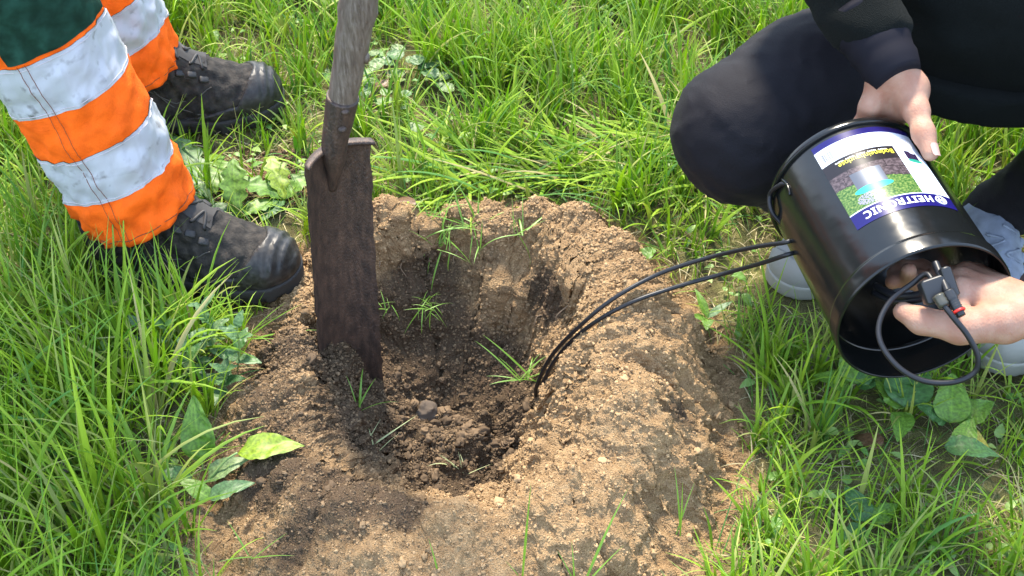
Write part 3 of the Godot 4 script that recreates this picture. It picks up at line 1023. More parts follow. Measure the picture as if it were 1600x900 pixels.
func build_croucher() -> void:
	var who := thing("person", "crouching person in dark sweater and black trousers holding the black tub", "person", Vector3(.62, 0, -.08))
	var fleece := mat(Color(0.013, 0.0155, 0.0140), 0.95, 0.2)
	fleece.rim_enabled = true
	fleece.rim = 0.15
	fleece.albedo_texture = noise_tex(0.25, 3, Color(0.45, 0.45, 0.45), Color(1.0, 1.0, 1.0), 512)
	fleece.normal_enabled = true
	fleece.normal_texture = noise_tex(0.28, 3, Color.BLACK, Color.WHITE, 512, true, 6.0)
	triplanar(fleece, 6.0)
	var stretch := mat(Color(0.0115, 0.0102, 0.0142), 0.76, 0.32)
	stretch.rim_enabled = true
	stretch.rim = 0.12
	stretch.albedo_texture = noise_tex(0.16, 4, Color(0.62, 0.62, 0.62), Color(1, 1, 1), 512)
	stretch.normal_enabled = true
	stretch.normal_texture = noise_tex(0.3, 3, Color.BLACK, Color.WHITE, 512, true, 4.0)
	stretch.normal_scale = 0.5
	triplanar(stretch, 6.0)
	var cuff_m := mat(Color(0.008, 0.0075, 0.012), 0.8, 0.3)
	# trousers
	var t := Bones.new()
	t.k = .05
	var hip_r := Vector3(.60, .325, -.19)
	var hip_l := Vector3(.74, .37, -.18)
	var knee_r := Vector3(.300, .300, .010)
	var ankle_r := Vector3(.52, .105, -.12)
	var knee_l := Vector3(.87, .43, .10)
	var ankle_l := Vector3(.705, .10, -.055)
	t.add(hip_r, knee_r.lerp(hip_r, .35), .100, .092)
	t.add(knee_r.lerp(hip_r, .35), knee_r, .092, .083)
	t.add(knee_r + Vector3(.01, -.02, .0), knee_r.lerp(ankle_r, .5), .080, .078)
	t.add(knee_r.lerp(ankle_r, .5), ankle_r, .078, .047)
	t.add(hip_l, knee_l, .115, .085)
	t.add(knee_l, knee_l.lerp(ankle_l, .45), .078, .07)
	t.add(knee_l.lerp(ankle_l, .45), ankle_l, .07, .045)
	t.add(hip_r + Vector3(0, .02, 0), hip_l + Vector3(0, .02, 0), .125, .125)
	var tf := func(p: Vector3) -> float:
		return t.d(p) + 0.003 * noise.get_noise_3d(p.x * 10.0, p.y * 14.0, p.z * 10.0) + 0.0022 * noise.get_noise_3d(p.x * 50.0, p.y * 30.0, p.z * 40.0) - 0.003 * pow(maxf(0.0, 1.0 - 2.4 * absf(noise.get_noise_3d(p.x * 6.0, p.y * 17.0 + p.x * 9.0, p.z * 6.0))), 3.0)
	part("trousers", nets(tf, t.box(.02), .0065), stretch, who)
	# sweater
	var s := Bones.new()
	s.k = .05
	s.add(Vector3(.63, .43, -.10), Vector3(.61, .66, -.20), .135, .13)
	s.add(Vector3(.74, .43, -.10), Vector3(.74, .66, -.20), .135, .13)
	s.add(Vector3(.61, .66, -.20), Vector3(.58, .82, -.27), .13, .085)
	s.add(Vector3(.74, .66, -.20), Vector3(.78, .82, -.27), .13, .085)
	s.add(Vector3(.57, .84, -.27), Vector3(.79, .84, -.27), .08, .08)
	var sh_r := Vector3(.53, .85, -.27)
	var el_r := Vector3(.356, .562, -.114)
	var wr_r := Vector3(0.450, 0.458, 0.100)
	s.add(sh_r, el_r, .072, .062)
	s.add(el_r, el_r.lerp(wr_r, .80), .062, .046)
	var sh_l := Vector3(.83, .84, -.27)
	var el_l := Vector3(.88, .56, -.02)
	var wr_l := Vector3(0.573, 0.341, 0.407)
	s.add(sh_l, el_l, .072, .060)
	s.add(el_l, el_l.lerp(wr_l, .86), .060, .040)
	var sf := func(p: Vector3) -> float:
		return s.d(p) + 0.009 * noise.get_noise_3d(p.x * 9.0, p.y * 16.0 + 4.0, p.z * 9.0) + 0.003 * noise.get_noise_3d(p.x * 30.0, p.y * 40.0, p.z * 30.0)
	part("sweater", nets(sf, s.box(.02), .0095), fleece, who)
	var hem := Bones.new()
	hem.k = .04
	hem.add(Vector3(.63, .335, -.09), Vector3(.74, .335, -.09), .140, .140)
	var hf := func(p: Vector3) -> float: return maxf(hem.d(p), absf(p.y - .345) - .02)
	part("hem", nets(hf, hem.box(.02), .009), fleece, who)
	for c in [[el_r, wr_r, .70, 1.09, .0455, .0315], [el_l, wr_l, .78, 1.0, .041, .033]]:
		var path := PackedVector3Array()
		var rr := []
		for i in 14:
			var u := i / 13.0
			path.append(c[0].lerp(c[1], lerpf(c[2], c[3], u)))
			rr.append(lerpf(c[4], c[5], u) + .0012 * sin(u * 26.0) - (.004 if i == 13 else 0.0))
		part("cuff", tube(path, rr, 40), cuff_m, who)
	# the body under the clothes: trunk, arms and two hands, head
	var b := Bones.new()
	b.k = .012
	b.add(Vector3(.68, .45, -.1), Vector3(.67, .8, -.26), .1, .1)
	b.add(Vector3(.67, .8, -0.260), Vector3(.66, .98, -0.220), .055, .05)
	b.add(Vector3(.65, 1.08, -0.200), Vector3(.635, 1.03, -0.170), .082, .06)
	b.add(Vector3(.628, .99, -0.148), Vector3(.628, .985, -0.144), .034, .03)
	b.add(Vector3(.628, 1.05, -0.112), Vector3(.626, 1.03, -0.104), .011, .013)
	for q in [[sh_r, el_r, wr_r, .029], [sh_l, el_l, wr_l, .0285]]:
		b.add(Vector3(.67, .82, -.26), q[0], .06, .05)
		b.add(q[0], q[1], .045, .038)
		b.add(q[1], q[2].lerp(q[1], .1), .038, q[3])
	var body := nets(b.d, b.box(.02), .010)
	# right hand over the far rim: fingers inside the tub, thumb on its outside
	var h1 := Bones.new()
	h1.k = .010
	var w1 := wr_r
	h1.add(wr_r.lerp(el_r, .2), w1, .0285, .027)
	var angs := [38.0, 29.0, 20.0, 11.0]
	var lens := [0.0, .003, .0, -.006]
	for i in 4:
		var mcp := on_tub(-.030 - lens[i], .101, angs[i])
		h1.add(w1.lerp(mcp, .12) , mcp, .0225 if i in [1, 2] else .020, .0125)
		chain(h1, [mcp, on_tub(-.032 - lens[i], .071, angs[i]), on_tub(-.008 + lens[i], .062, angs[i]), on_tub(.016 + lens[i], .075, angs[i])], [.0105, .0092, .0086, .0078])
	var t0 := on_tub(-.018, .138, 27.0)
	var t1 := on_tub(.014, .129, 27.5)
	var t2 := on_tub(.046, .1195, 28.5)
	var t3 := on_tub(.071, .1105, 31.0)
	h1.add(w1, t0, .025, .022)
	h1.add(t0, on_tub(-.030, .11, 30.0), .020, .018)
	h1.add(t0, t1, .019, .0138)
	h1.add(t1, t2, .0132, .0122)
	h1.add(t2, t3, .0122, .0098)
	h1.add(t1, on_tub(-.026, .104, 36.0), .011, .012)
	var m1 := nets(h1.d, h1.box(.012), .0028)
	# left hand reaching into the near end, palm up, thumb towards the viewer
	var h2 := Bones.new()
	h2.k = .007
	var w2 := Vector3(0.562, 0.346, 0.410)
	h2.add(wr_l.lerp(el_l, .2), wr_l, .029, .028)
	h2.add(wr_l, w2, .028, .027)
	var knuckles := [Vector3(0.489, 0.355, 0.383), Vector3(0.498, 0.348, 0.360), Vector3(0.512, 0.338, 0.339), Vector3(0.527, 0.325, 0.326)]
	var mids := [Vector3(0.464, 0.329, 0.350), Vector3(0.467, 0.318, 0.326), Vector3(0.481, 0.304, 0.305), Vector3(0.500, 0.297, 0.297)]
	var ends := [Vector3(0.445, 0.331, 0.341), Vector3(0.439, 0.320, 0.324), Vector3(0.452, 0.313, 0.303), Vector3(0.476, 0.307, 0.295)]
	var tips := [Vector3(0.441, 0.352, 0.349), Vector3(0.429, 0.327, 0.341), Vector3(0.439, 0.320, 0.317), Vector3(0.463, 0.317, 0.306)]
	for i in 4:
		h2.add(w2.lerp(knuckles[i], .15), knuckles[i], .0235, .0135)
		chain(h2, [knuckles[i], mids[i], ends[i], tips[i]], [.0108, .0098, .0092, .0085])
	var c2 := Vector3(0.527, 0.348, 0.425)
	var k2 := Vector3(0.476, 0.351, 0.439)
	var i2 := Vector3(0.437, 0.352, 0.429)
	var e2 := Vector3(0.421, 0.351, 0.414)
	h2.add(w2, c2, .026, .0235)
	h2.add(c2, k2, .0235, .0175)
	h2.add(k2, i2, .0165, .0142)
	h2.add(i2, e2, .0140, .0108)
	h2.add(k2, knuckles[0], .010, .010)
	h2.add(c2, knuckles[1], .022, .013)
	var m2 := nets(h2.d, h2.box(.012), .0028)
	part("body", join([body, m1, m2]), M.skin, who)
	# thumb nail
	var nail := []
	var along := (t3 - t2).normalized()
	var outw := (on_tub(.071, .2, 31.0) - on_tub(.071, .1, 31.0)).normalized()
	outw = (outw - along * outw.dot(along)).normalized()
	var across := along.cross(outw)
	for i in 7:
		var u := i / 6.0
		var row := PackedVector3Array()
		for k in 7:
			var a := lerpf(-1.0, 1.0, k / 6.0) * (0.95 if i in range(1, 6) else 0.7)
			row.append(t3 + along * lerpf(-.0075, .0088, u) + (outw * cos(a * 0.85) + across * sin(a * 0.85)) * lerpf(.0112, .0098, u))
		nail.append(row)
	var nail_m := mat(Color(0.50, 0.31, 0.26), 0.4, 0.4)
	part("fingernail", skin(nail, false), nail_m, who)
	var hair := Bones.new()
	hair.k = .03
	hair.add(Vector3(.655, 1.11, -0.215), Vector3(.645, 1.13, -0.180), .085, .07)
	hair.add(Vector3(.67, 1.06, -0.250), Vector3(.69, .90, -0.290), .065, .04)
	part("hair", nets(hair.d, hair.box(.02), .010), mat(Color(.07, .045, .025), .6), who)
	var upper := mat(Color(0.24, 0.28, 0.35), 0.7, 0.35)
	upper.albedo_texture = noise_tex(0.02, 4, Color(0.75, 0.75, 0.75), Color(1, 1, 1), 256)
	triplanar(upper, 6.0)
	var rubber := mat(Color(0.34, 0.33, 0.28), 0.6)
	var cap := mat(Color(0.27, 0.265, 0.235), 0.6)
	var lace := mat(Color(0.5, 0.5, 0.48), 0.8)
	var sh := footwear(true)
	wear(who, "shoe", "grey white sneaker behind the tub", sh, FEET[2], [mat(Color(0.27, 0.27, 0.26), .65), cap, rubber, lace, lace, rubber], .88, .006)
	wear(who, "shoe", "blue grey sneaker with beige sole beside the tub", sh, FEET[3], [upper, cap, rubber, upper, upper, upper], .88, .006)

# ---------------------------------------------------------------- spade
func build_spade() -> void:
	var base := Vector3(-.2335, -.17, .112)
	var who := thing("spade", "old narrow spade with rusty steel blade and worn wooden handle stuck in the hole", "spade", base)
	var rust := mat(Color(0.100, 0.073, 0.058), 0.55, 0.5)
	rust.albedo_texture = noise_tex(0.02, 5, Color(0.62, 0.62, 0.64), Color(1.0, 0.94, 0.9), 512, false, 1.0, FastNoiseLite.TYPE_SIMPLEX_SMOOTH, 0.5, 31)
	rust.metallic = 0.25
	rust.normal_enabled = true
	rust.normal_texture = noise_tex(0.12, 4, Color.BLACK, Color.WHITE, 512, true, 5.0)
	rust.normal_scale = 0.4
	triplanar(rust, 6.0)
	rust.uv1_scale = Vector3(9, 2.2, 9)
	var wood := mat(Color(0.20, 0.160, 0.125), 0.6, 0.4)
	wood.albedo_texture = noise_tex(0.03, 4, Color(0.66, 0.63, 0.61), Color(1, 1, 1), 512, false, 1.0, FastNoiseLite.TYPE_SIMPLEX_SMOOTH, 0.45, 5)
	wood.uv1_triplanar = true
	wood.uv1_world_triplanar = true
	wood.uv1_scale = Vector3(14, 1.6, 14)
	wood.normal_enabled = true
	wood.normal_texture = noise_tex(0.05, 4, Color.BLACK, Color.WHITE, 512, true, 5.0)
	wood.normal_scale = 0.6
	var up := Vector3(.036, 1, 0).normalized()
	var face := Vector3(.60, 0, .80)
	face = (face - up * face.dot(up)).normalized()
	var across := up.cross(face).normalized()
	var top := 0.502
	var at := func(u: float, h: float, d: float) -> Vector3:
		var half := lerpf(.050, .0475, smoothstep(0.0, top, h))
		var bow := .020 * (1.0 - u * u) + .012 * sin(h / top * 2.6) * 0.5
		var nick := 0.003 * noise.get_noise_2d(h * 60.0, u * 3.0) if absf(u) > .95 else 0.0
		return base + up * h + across * (u * half + nick) - face * (bow - d)
	var rows := []
	var n := 40
	for i in n + 1:
		var h := top * i / n
		if i == 0: h = 0.0
		var row := PackedVector3Array()
		for k in 19: row.append(at.call(lerpf(-1, 1, k / 18.0), h, .0014))
		for k in 19: row.append(at.call(lerpf(1, -1, k / 18.0), h, -.0014))
		rows.append(row)
	part("blade", skin(rows, true, false, true), rust, who)
	# rolled treads at the shoulders
	for s in [[-1.0, -.22], [.28, 1.0]]:
		var line := []
		for k in 9: line.append(at.call(lerpf(s[0], s[1], k / 8.0), top + .001, .002))
		var tr := []
		for k in line.size():
			var row := PackedVector3Array()
			for q in [[-.003, -.004], [.007, -.003], [.009, 0.0], [.007, .003], [-.003, .003]]: row.append(line[k] + face * q[0] + up * q[1])
			tr.append(row)
		part("tread", skin(tr, true, false, true), rust, who)
	# socket: from the blade up round the handle
	var foot: Vector3 = at.call(0.0, top - .07, .000)
	var neck: Vector3 = at.call(0.0, top + .01, .012)
	var handle_top := Vector3(-0.174, 0.549, 0.106)
	var lean := (handle_top - neck).normalized()
	var pts := smooth_path([foot, foot.lerp(neck, .5) + face * .003, neck, neck + lean * .035, neck + lean * .075], 6)
	var rad := []
	for i in pts.size():
		var u := float(i) / (pts.size() - 1)
		rad.append(lerpf(.006, .0165, smoothstep(0.0, .5, u)) + .0035 * smoothstep(.5, 1.0, u))
	part("socket", tube(pts, rad, 20), rust, who)
	for h in [.035, .062]:
		var rv := SphereMesh.new()
		rv.radius = .0055
		rv.height = .009
		part("rivet", moved(rv, Transform3D(Basis(), neck + lean * h + (Vector3(.35, .1, .93)).normalized() * .0185)), rust, who)
	var hp := PackedVector3Array()
	var hr := []
	for i in 42:
		var l := lerpf(.03, .80, i / 41.0)
		var w := Vector3(noise.get_noise_1d(l * 40.0), 0, noise.get_noise_1d(l * 40.0 + 50.0)) * .002
		hp.append(neck + lean * l + w)
		var r := lerpf(.0178, .0215, smoothstep(.05, .22, l)) + .0008 * noise.get_noise_1d(l * 200.0)
		if absf(l - .205) < .012: r += .0022
		hr.append(r)
	var handle := part("handle", tube(hp, hr, 26), wood, who)
	for k in [[.135, 1.2], [.198, .9]]:
		var knot := SphereMesh.new()
		knot.radius = .0062
		knot.height = .013
		knot.radial_segments = 12
		knot.rings = 6
		obj("knot", moved(knot, Transform3D(Basis().scaled(Vector3(.8, 1.3, 1)), neck + lean * k[0] + Vector3(.97, 0, .2) * .0195)), wood, handle)
	var grip := PackedVector3Array()
	for i in 9: grip.append(neck + lean * .80 + Vector3(0, 0, lerpf(-.07, .07, i / 8.0)))
	part("grip", tube(grip, .018, 18), wood, who)

# ---------------------------------------------------------------- black tub with its printed label
func on_label(x: float, y: float, r: float) -> Vector3: # x to the right and y up as the print reads, from its middle
	return on_tub(.090 + y, r, LABEL_MID - rad_to_deg(x / TUB_R))
const LABEL_MID := -5.0
const LABEL_W := .124
const LABEL_H := .150

func print_image() -> ImageTexture:
	var w := 512
	var h := 620
	var im := Image.create(w, h, false, Image.FORMAT_RGB8)
	var navy := Color(.105, .09, .33)
	im.fill(navy)
	im.fill_rect(Rect2i(0, 92, w, 485), Color(.78, .82, .87))      # pale ground of the print
	im.fill_rect(Rect2i(0, 470, w, 107), Color(.80, .83, .87))
	var n2 := FastNoiseLite.new()
	n2.seed = 4
	n2.frequency = 0.03
	# the picture on the right: paving, lawn and the sunk canister
	for y in range(98, 462):
		for x in range(150, w):
			var v := n2.get_noise_2d(x, y)
			var c: Color
			var edge := 235.0 + (x - 150) * 0.10 + 8.0 * v
			if y < edge:
				c = Color(.16, .30, .14).lerp(Color(.46, .52, .28), clampf(.45 + n2.get_noise_2d(x * 2.0, y * 2.0), 0, 1))
			else:
				c = Color(.20, .17, .18).lerp(Color(.42, .37, .38), clampf(.4 + .7 * n2.get_noise_2d(x * 1.5, y * 1.5), 0, 1))
				if (y - int(edge)) % 66 < 3 or (x + (33 if ((y - int(edge)) / 66) % 2 else 0)) % 90 < 3: c = c * 0.6
			if y > 365: c = Color(.13, .12, .13)
			im.set_pixel(x, y, c)
	# canister
	for y in range(200, 330):
		for x in range(270, 420):
			im.set_pixel(x, y, Color(.30, .32, .36).lerp(Color(.62, .64, .68), exp(-pow((x - 325) / 34.0, 2.0))))
	for y in range(175, 226):
		for x in range(250, 440):
			var e := pow((x - 345) / 94.0, 2.0) + pow((y - 200) / 24.0, 2.0)
			if e < 1.0: im.set_pixel(x, y, Color(.18, .66, .58))
	for y in range(104, 180):
		for x in range(310, 450):
			if n2.get_noise_2d(x * 3.0, y * 3.0) > -.05 and pow((x - 380) / 68.0, 2.0) + pow((y - 142) / 38.0, 2.0) < 1.0:
				im.set_pixel(x, y, Color(.52, .50, .60))
	# small product picture in the left column
	for y in range(330, 440):
		for x in range(22, 122):
			if pow((x - 70) / 40.0, 2.0) + pow((y - 352) / 14.0, 2.0) < 1.0: im.set_pixel(x, y, Color(.10, .50, .42))
			elif x > 40 and x < 108 and y > 362 and y < 428 and pow((x - 58) / 20.0, 2.0) + pow((y - 430) / 18.0, 2.0) > 1.0: im.set_pixel(x, y, Color(.10, .08, .20))
	for i in 9: im.fill_rect(Rect2i(26 + (i % 3) * 5, 130 + i * 14 + (8 if i > 4 else 0), 70 - (i * 23) % 30, 3), Color(.45, .47, .55))
	for i in 4: im.fill_rect(Rect2i(30, 488 + i * 15, 250 - i * 24, 4), Color(.60, .62, .68))
	# bar code
	var r := RandomNumberGenerator.new()
	r.seed = 12
	var bx := 392
	while bx < 490:
		var bw := r.randi_range(1, 4)
		im.fill_rect(Rect2i(bx, 484, bw, 62), Color(.12, .12, .15))
		bx += bw + r.randi_range(2, 4)
	im.fill_rect(Rect2i(0, 577, w, h - 577), navy)
	# the small line under the yellow name
	for i in 30: im.fill_rect(Rect2i(190 + i * 9, 436 + (i * 7) % 3, 6, 8), Color(.86, .86, .84) if i % 6 != 5 else Color(.13, .12, .13))
	return ImageTexture.create_from_image(im)

func lettering(text: String, size: float, x: float, y: float, wide: float, bold := true) -> ArrayMesh:
	var tm := TextMesh.new()
	var f := SystemFont.new()
	f.font_names = PackedStringArray(["Droid Sans"])
	if bold: f.font_weight = 700
	tm.font = f
	tm.text = text
	tm.font_size = 64
	tm.pixel_size = 0.01
	tm.depth = 0.0
	tm.curve_step = 2.0
	tm.horizontal_alignment = HORIZONTAL_ALIGNMENT_LEFT
	var arr := tm.get_mesh_arrays()
	var v: PackedVector3Array = arr[Mesh.ARRAY_VERTEX]
	var lo := v[0]
	var hi := v[0]
	for p in v:
		lo = lo.min(p)
		hi = hi.max(p)
	var out := PackedVector3Array()
	for p in v:
		var q := (p - lo) / (hi - lo).max(Vector3.ONE * 1e-6)
		out.append(on_label(x + q.x * wide, y + q.y * size, TUB_R + .0009))
	return array_mesh(out, arr[Mesh.ARRAY_INDEX] if arr[Mesh.ARRAY_INDEX] != null else PackedInt32Array(range(out.size())))

func build_tub() -> void:
	var who := thing("plastic_tub", "black plastic tub with a printed label tilted in the crouching person's hands", "tub", TUB)
	var black := mat(Color(0.006, 0.0068, 0.0068), 0.22, 0.45)
	black.roughness_texture = noise_tex(0.012, 4, Color(0.75, 0.75, 0.75), Color(1, 1, 1), 256)
	black.normal_enabled = true
	black.normal_texture = noise_tex(0.02, 3, Color.BLACK, Color.WHITE, 256, true, 2.0)
	black.normal_scale = 0.25
	triplanar(black, 4.0)
	var o := TUB - TUB_AXIS * TUB_L / 2
	var R := TUB_R
	var L := TUB_L
	var wall := [Vector2(R - .0032, .004), Vector2(R - .003, .012), Vector2(R - .003, L - .03), Vector2(R - .0010, L - .026), Vector2(R - .0006, L - .006), Vector2(R - .0004, L - .001), Vector2(R + .001, L), Vector2(R + .0026, L - .0008), Vector2(R + .0034, L - .003), Vector2(R + .0034, L - .020), Vector2(R + .0028, L - .023), Vector2(R + .0004, L - .0245), Vector2(R, L - .027), Vector2(R, L - .05), Vector2(R, .06), Vector2(R, .012), Vector2(R - .0006, .004), Vector2(R - .0032, .004)]
	part("shell", lathe(wall, o, TUB_AXIS, TUB_UP, 128), black, who)
	var rim := [Vector2(R - .0035, .008), Vector2(R - .0035, .0005), Vector2(R - .002, -.001), Vector2(R + .0025, -.001), Vector2(R + .004, .0005), Vector2(R + .004, .0060), Vector2(R + .003, .0075), Vector2(R - .001, .008), Vector2(R - .0035, .008)]
	part("rim", lathe(rim, o, TUB_AXIS, TUB_UP, 128), black, who)
	var groove := [Vector2(R - .0034, L - .040), Vector2(R - .0055, L - .041), Vector2(R - .0058, L - .044), Vector2(R - .0034, L - .045)]
	part("inner_ridge", lathe(groove, o, TUB_AXIS, TUB_UP, 96), black, who)
	# cable slot with its raised lip at the left
	var lip := PackedVector3Array()
	for i in 9: lip.append(on_tub(lerpf(.012, .042, i / 8.0), R + .0012, -71.0 + 2.0 * sin(i / 8.0 * PI)))
	part("slot_lip", tube(lip, .0017, 8), black, who)
	# label
	var rows := []
	for i in 13:
		var row := PackedVector3Array()
		for k in 33:
			row.append(on_label(lerpf(-LABEL_W / 2, LABEL_W / 2, k / 32.0), lerpf(LABEL_H / 2, -LABEL_H / 2, i / 12.0), R + .0005))
		rows.append(row)
	var lab := skin(rows, false)
	var arr := lab.surface_get_arrays(0)
	var uv := PackedVector2Array()
	for i in 13:
		for k in 33: uv.append(Vector2(k / 32.0, i / 12.0))
	arr[Mesh.ARRAY_TEX_UV] = uv
	lab = ArrayMesh.new()
	lab.add_surface_from_arrays(Mesh.PRIMITIVE_TRIANGLES, arr)
	var paper := StandardMaterial3D.new()
	paper.albedo_texture = print_image()
	paper.texture_repeat = false
	paper.roughness = 0.22
	paper.metallic_specular = 0.36
	paper.cull_mode = BaseMaterial3D.CULL_DISABLED
	var lo := part("label", lab, paper, who)
	var ink := mat(Color(.85, .86, .9), .3)
	var hw := LABEL_W / 2
	obj("lettering", lettering("HEITRONIC", .0112, -hw + .030, LABEL_H / 2 - .0175, .080), ink, lo)
	obj("lettering", lettering("Bodeneinbaudose", .0088, -hw + .040, -.0305, .066, false), mat(Color(.75, .68, .06), .3), lo)
	var ring := PackedVector3Array()
	for i in 25: ring.append(on_label(-hw + .0185 + cos(TAU * i / 24) * .0066, LABEL_H / 2 - .0118 + sin(TAU * i / 24) * .0066, R + .0008))
	var bars := [tube(ring, .0007, 5)]
	for b in [[-.0030, -.0052, -.0018, .0052], [.0018, -.0052, .0030, .0052], [-.003, -.0004, .003, .0004]]:
		bars.append(tube(PackedVector3Array([on_label(-hw + .0185 + b[0], LABEL_H / 2 - .0118 + b[1], R + .0008), on_label(-hw + .0185 + b[2], LABEL_H / 2 - .0118 + b[3], R + .0008)]), .0008, 5))
	obj("emblem", join(bars), ink, lo)

# ---------------------------------------------------------------- cables and the connector
func build_cables() -> void:
	var sheath := mat(Color(0.008, 0.0085, 0.011), 0.42, 0.45)
	var a := tube(smooth_path([Vector3(0.036, -0.110, 0.123), Vector3(0.035, -0.055, 0.147), Vector3(0.055, 0.015, 0.154), Vector3(0.090, 0.095, 0.177), Vector3(0.134, 0.145, 0.175), Vector3(0.193, 0.168, 0.153), Vector3(0.255, 0.205, 0.162), Vector3(0.300, 0.262, 0.207), Vector3(0.329, 0.296, 0.237), Vector3(0.338, 0.290, 0.222), Vector3(0.331, 0.291, 0.200), Vector3(0.317, 0.304, 0.189), Vector3(0.315, 0.318, 0.175), Vector3(0.322, 0.336, 0.180), on_tub(.022, TUB_R - .004, -70.0), on_tub(.05, TUB_R - .03, -60.0)], 12), .0029, 10)
	var o := obj("cable", a, sheath)
	tag(o, "upper black cable leading from the hole and looping into the tub slot", "cable")
	var b := tube(smooth_path([Vector3(0.042, -0.110, 0.131), Vector3(0.041, -0.055, 0.155), Vector3(0.060, 0.015, 0.162), Vector3(0.098, 0.092, 0.179), Vector3(0.150, 0.142, 0.184), Vector3(0.209, 0.158, 0.170), Vector3(0.272, 0.188, 0.175), Vector3(0.308, 0.245, 0.218), Vector3(0.336, 0.283, 0.243), Vector3(0.371, 0.239, 0.188), Vector3(0.407, 0.194, 0.147)], 12), .0029, 10)
	o = obj("cable", b, sheath)
	tag(o, "lower black cable leading from the hole and passing behind the tub", "cable")
	var base := Vector3(0.446, 0.391, 0.422)
	var who := thing("cable_connector", "black cable connector with red seal ring held in the lower hand", "connector", base)
	var body := mat(Color(0.013, 0.0135, 0.015), 0.42, 0.5)
	var xdir := Vector3(0.459, 0.394, 0.419) - base
	xdir = xdir.normalized()
	var toward := (Vector3(0, 1.364, 1.463) - base).normalized()
	toward = (toward - xdir * toward.dot(xdir)).normalized()
	var ydir := toward.cross(xdir)
	var fr := Transform3D(Basis(xdir, ydir, toward), base)
	part("housing", join([box(Vector3(.032, .027, .018), .003, fr), box(Vector3(.012, .034, .013), .0025, fr * Transform3D(Basis(), Vector3(.014, .003, .004)))]), body, who)
	var p0 := Vector3(0.449, 0.403, 0.394)
	var p1 := Vector3(0.454, 0.399, 0.433)
	var p2 := Vector3(0.465, 0.387, 0.458)
	var stub := PackedVector3Array()
	var sr := []
	for i in 26:
		var u := i / 25.0
		stub.append(p1.lerp(p2, u))
		sr.append(.0064 if u < .35 else (.0056 + .0006 * sin(u * 90.0) if u < .78 else .0047))
	var plug := part("plug", tube(stub, sr, 18), body, who)
	var td := (p2 - p1).normalized()
	var tor := TorusMesh.new()
	tor.inner_radius = .0044
	tor.outer_radius = .0074
	tor.rings = 28
	tor.ring_segments = 10
	var tb := Basis(td.cross(Vector3.UP).normalized(), td, td.cross(Vector3.UP).normalized().cross(td))
	obj("seal_ring", moved(tor, Transform3D(tb, p1.lerp(p2, .80))), mat(Color(.62, .02, .012), .4), plug)
	part("cable_tail", tube(PackedVector3Array([p0, p1]), .0042, 10), sheath, who)
	var gl := PackedVector3Array()
	for i in 7: gl.append(Vector3(0.444, 0.395, 0.436).lerp(Vector3(0.449, 0.391, 0.448), i / 6.0))
	part("gland", tube(gl, [.0066, .0068, .006, .0066, .006, .0064, .005], 14), mat(Color(.05, .048, .035), .35), who)
	part("cable_loop", tube(smooth_path([Vector3(0.446, 0.393, 0.443), Vector3(0.456, 0.387, 0.460), Vector3(0.470, 0.375, 0.474), Vector3(0.482, 0.356, 0.486), Vector3(0.481, 0.338, 0.492), Vector3(0.462, 0.326, 0.494), Vector3(0.433, 0.324, 0.491), Vector3(0.408, 0.330, 0.478), Vector3(0.392, 0.340, 0.454), Vector3(0.392, 0.350, 0.431), Vector3(0.406, 0.364, 0.410), Vector3(0.427, 0.379, 0.401), Vector3(0.441, 0.393, 0.400), base], 8), .0031, 10), sheath, who)
	part("cable_tail", tube(smooth_path([Vector3(0.402, 0.343, 0.364), Vector3(0.418, 0.352, 0.390), Vector3(0.436, 0.369, 0.406), Vector3(0.442, 0.384, 0.414)], 8), .0040, 10), sheath, who)
	part("cable_tail", tube(smooth_path([Vector3(0.402, 0.334, 0.365), Vector3(0.418, 0.344, 0.390), Vector3(0.437, 0.363, 0.407), Vector3(0.444, 0.381, 0.416)], 8), .0040, 10), sheath, who)

# ---------------------------------------------------------------- weeds, loose leaves and tufts
func leaf(shape: String, ln: float, wd: float, curl: float, fold: float, sd: float) -> ArrayMesh:
	var n := 22
	var rows := []
	var p := Vector3.ZERO
	for i in n + 1:
		var s := float(i) / n
		var w := 0.0
		match shape:
			"ovate": w = pow(sin(PI * pow(s, .62)), .85)
			"round": w = pow(sin(PI * pow(s, .75)), .55)
			"lance": w = pow(sin(PI * pow(s, .75)), 1.1)
			"lobed": w = pow(sin(PI * pow(s, 1.15)), .8) * (.55 + .45 * absf(sin(s * 15.0 + sd))) + .04
		w = w * wd * .5 * (1.0 + .025 * sin(s * 60.0 + sd)) + .0006
		var a := curl * s
		var row := PackedVector3Array()
		for k in 7:
			var u := lerpf(-1, 1, k / 6.0)
			var y := absf(u) * w * fold + .025 * wd * sin(s * 14.0 + u * 4.0 + sd) * absf(u) + .09 * wd * noise.get_noise_2d(s * 4.0 + sd, u * 2.0)
			row.append(p + Vector3(u * w, y * cos(a), y * sin(a)))
		rows.append(row)
		p += Vector3(0, sin(.0) - sin(a) , -cos(a)) * ln / n
	return skin(rows, false)

func leaf_material(c: Color, sd: int) -> StandardMaterial3D:
	var m := mat(c, 0.48, 0.45)
	var im := Image.create(128, 256, false, Image.FORMAT_RGB8)
	var nn := FastNoiseLite.new()
	nn.seed = sd
	nn.frequency = .05
	for y in 256:
		for x in 128:
			var u := absf(x - 64.0) / 64.0
			var vein := exp(-pow(u / .035, 2.0)) + .55 * exp(-pow((fposmod(y / 256.0 * 9.0 - u * 1.6, 1.0) - .5) / .09, 2.0))
			var g := .82 + .25 * nn.get_noise_2d(x, y)
			im.set_pixel(x, y, Color(g, g, g).lerp(Color(1, 1, .92), clampf(vein * .55, 0, 1)))
	m.albedo_texture = ImageTexture.create_from_image(im)
	m.uv1_scale = Vector3(7.0 / 6.0, 1, 1)
	m.backlight_enabled = true
	m.backlight = (c * 0.8).linear_to_srgb()
	return m

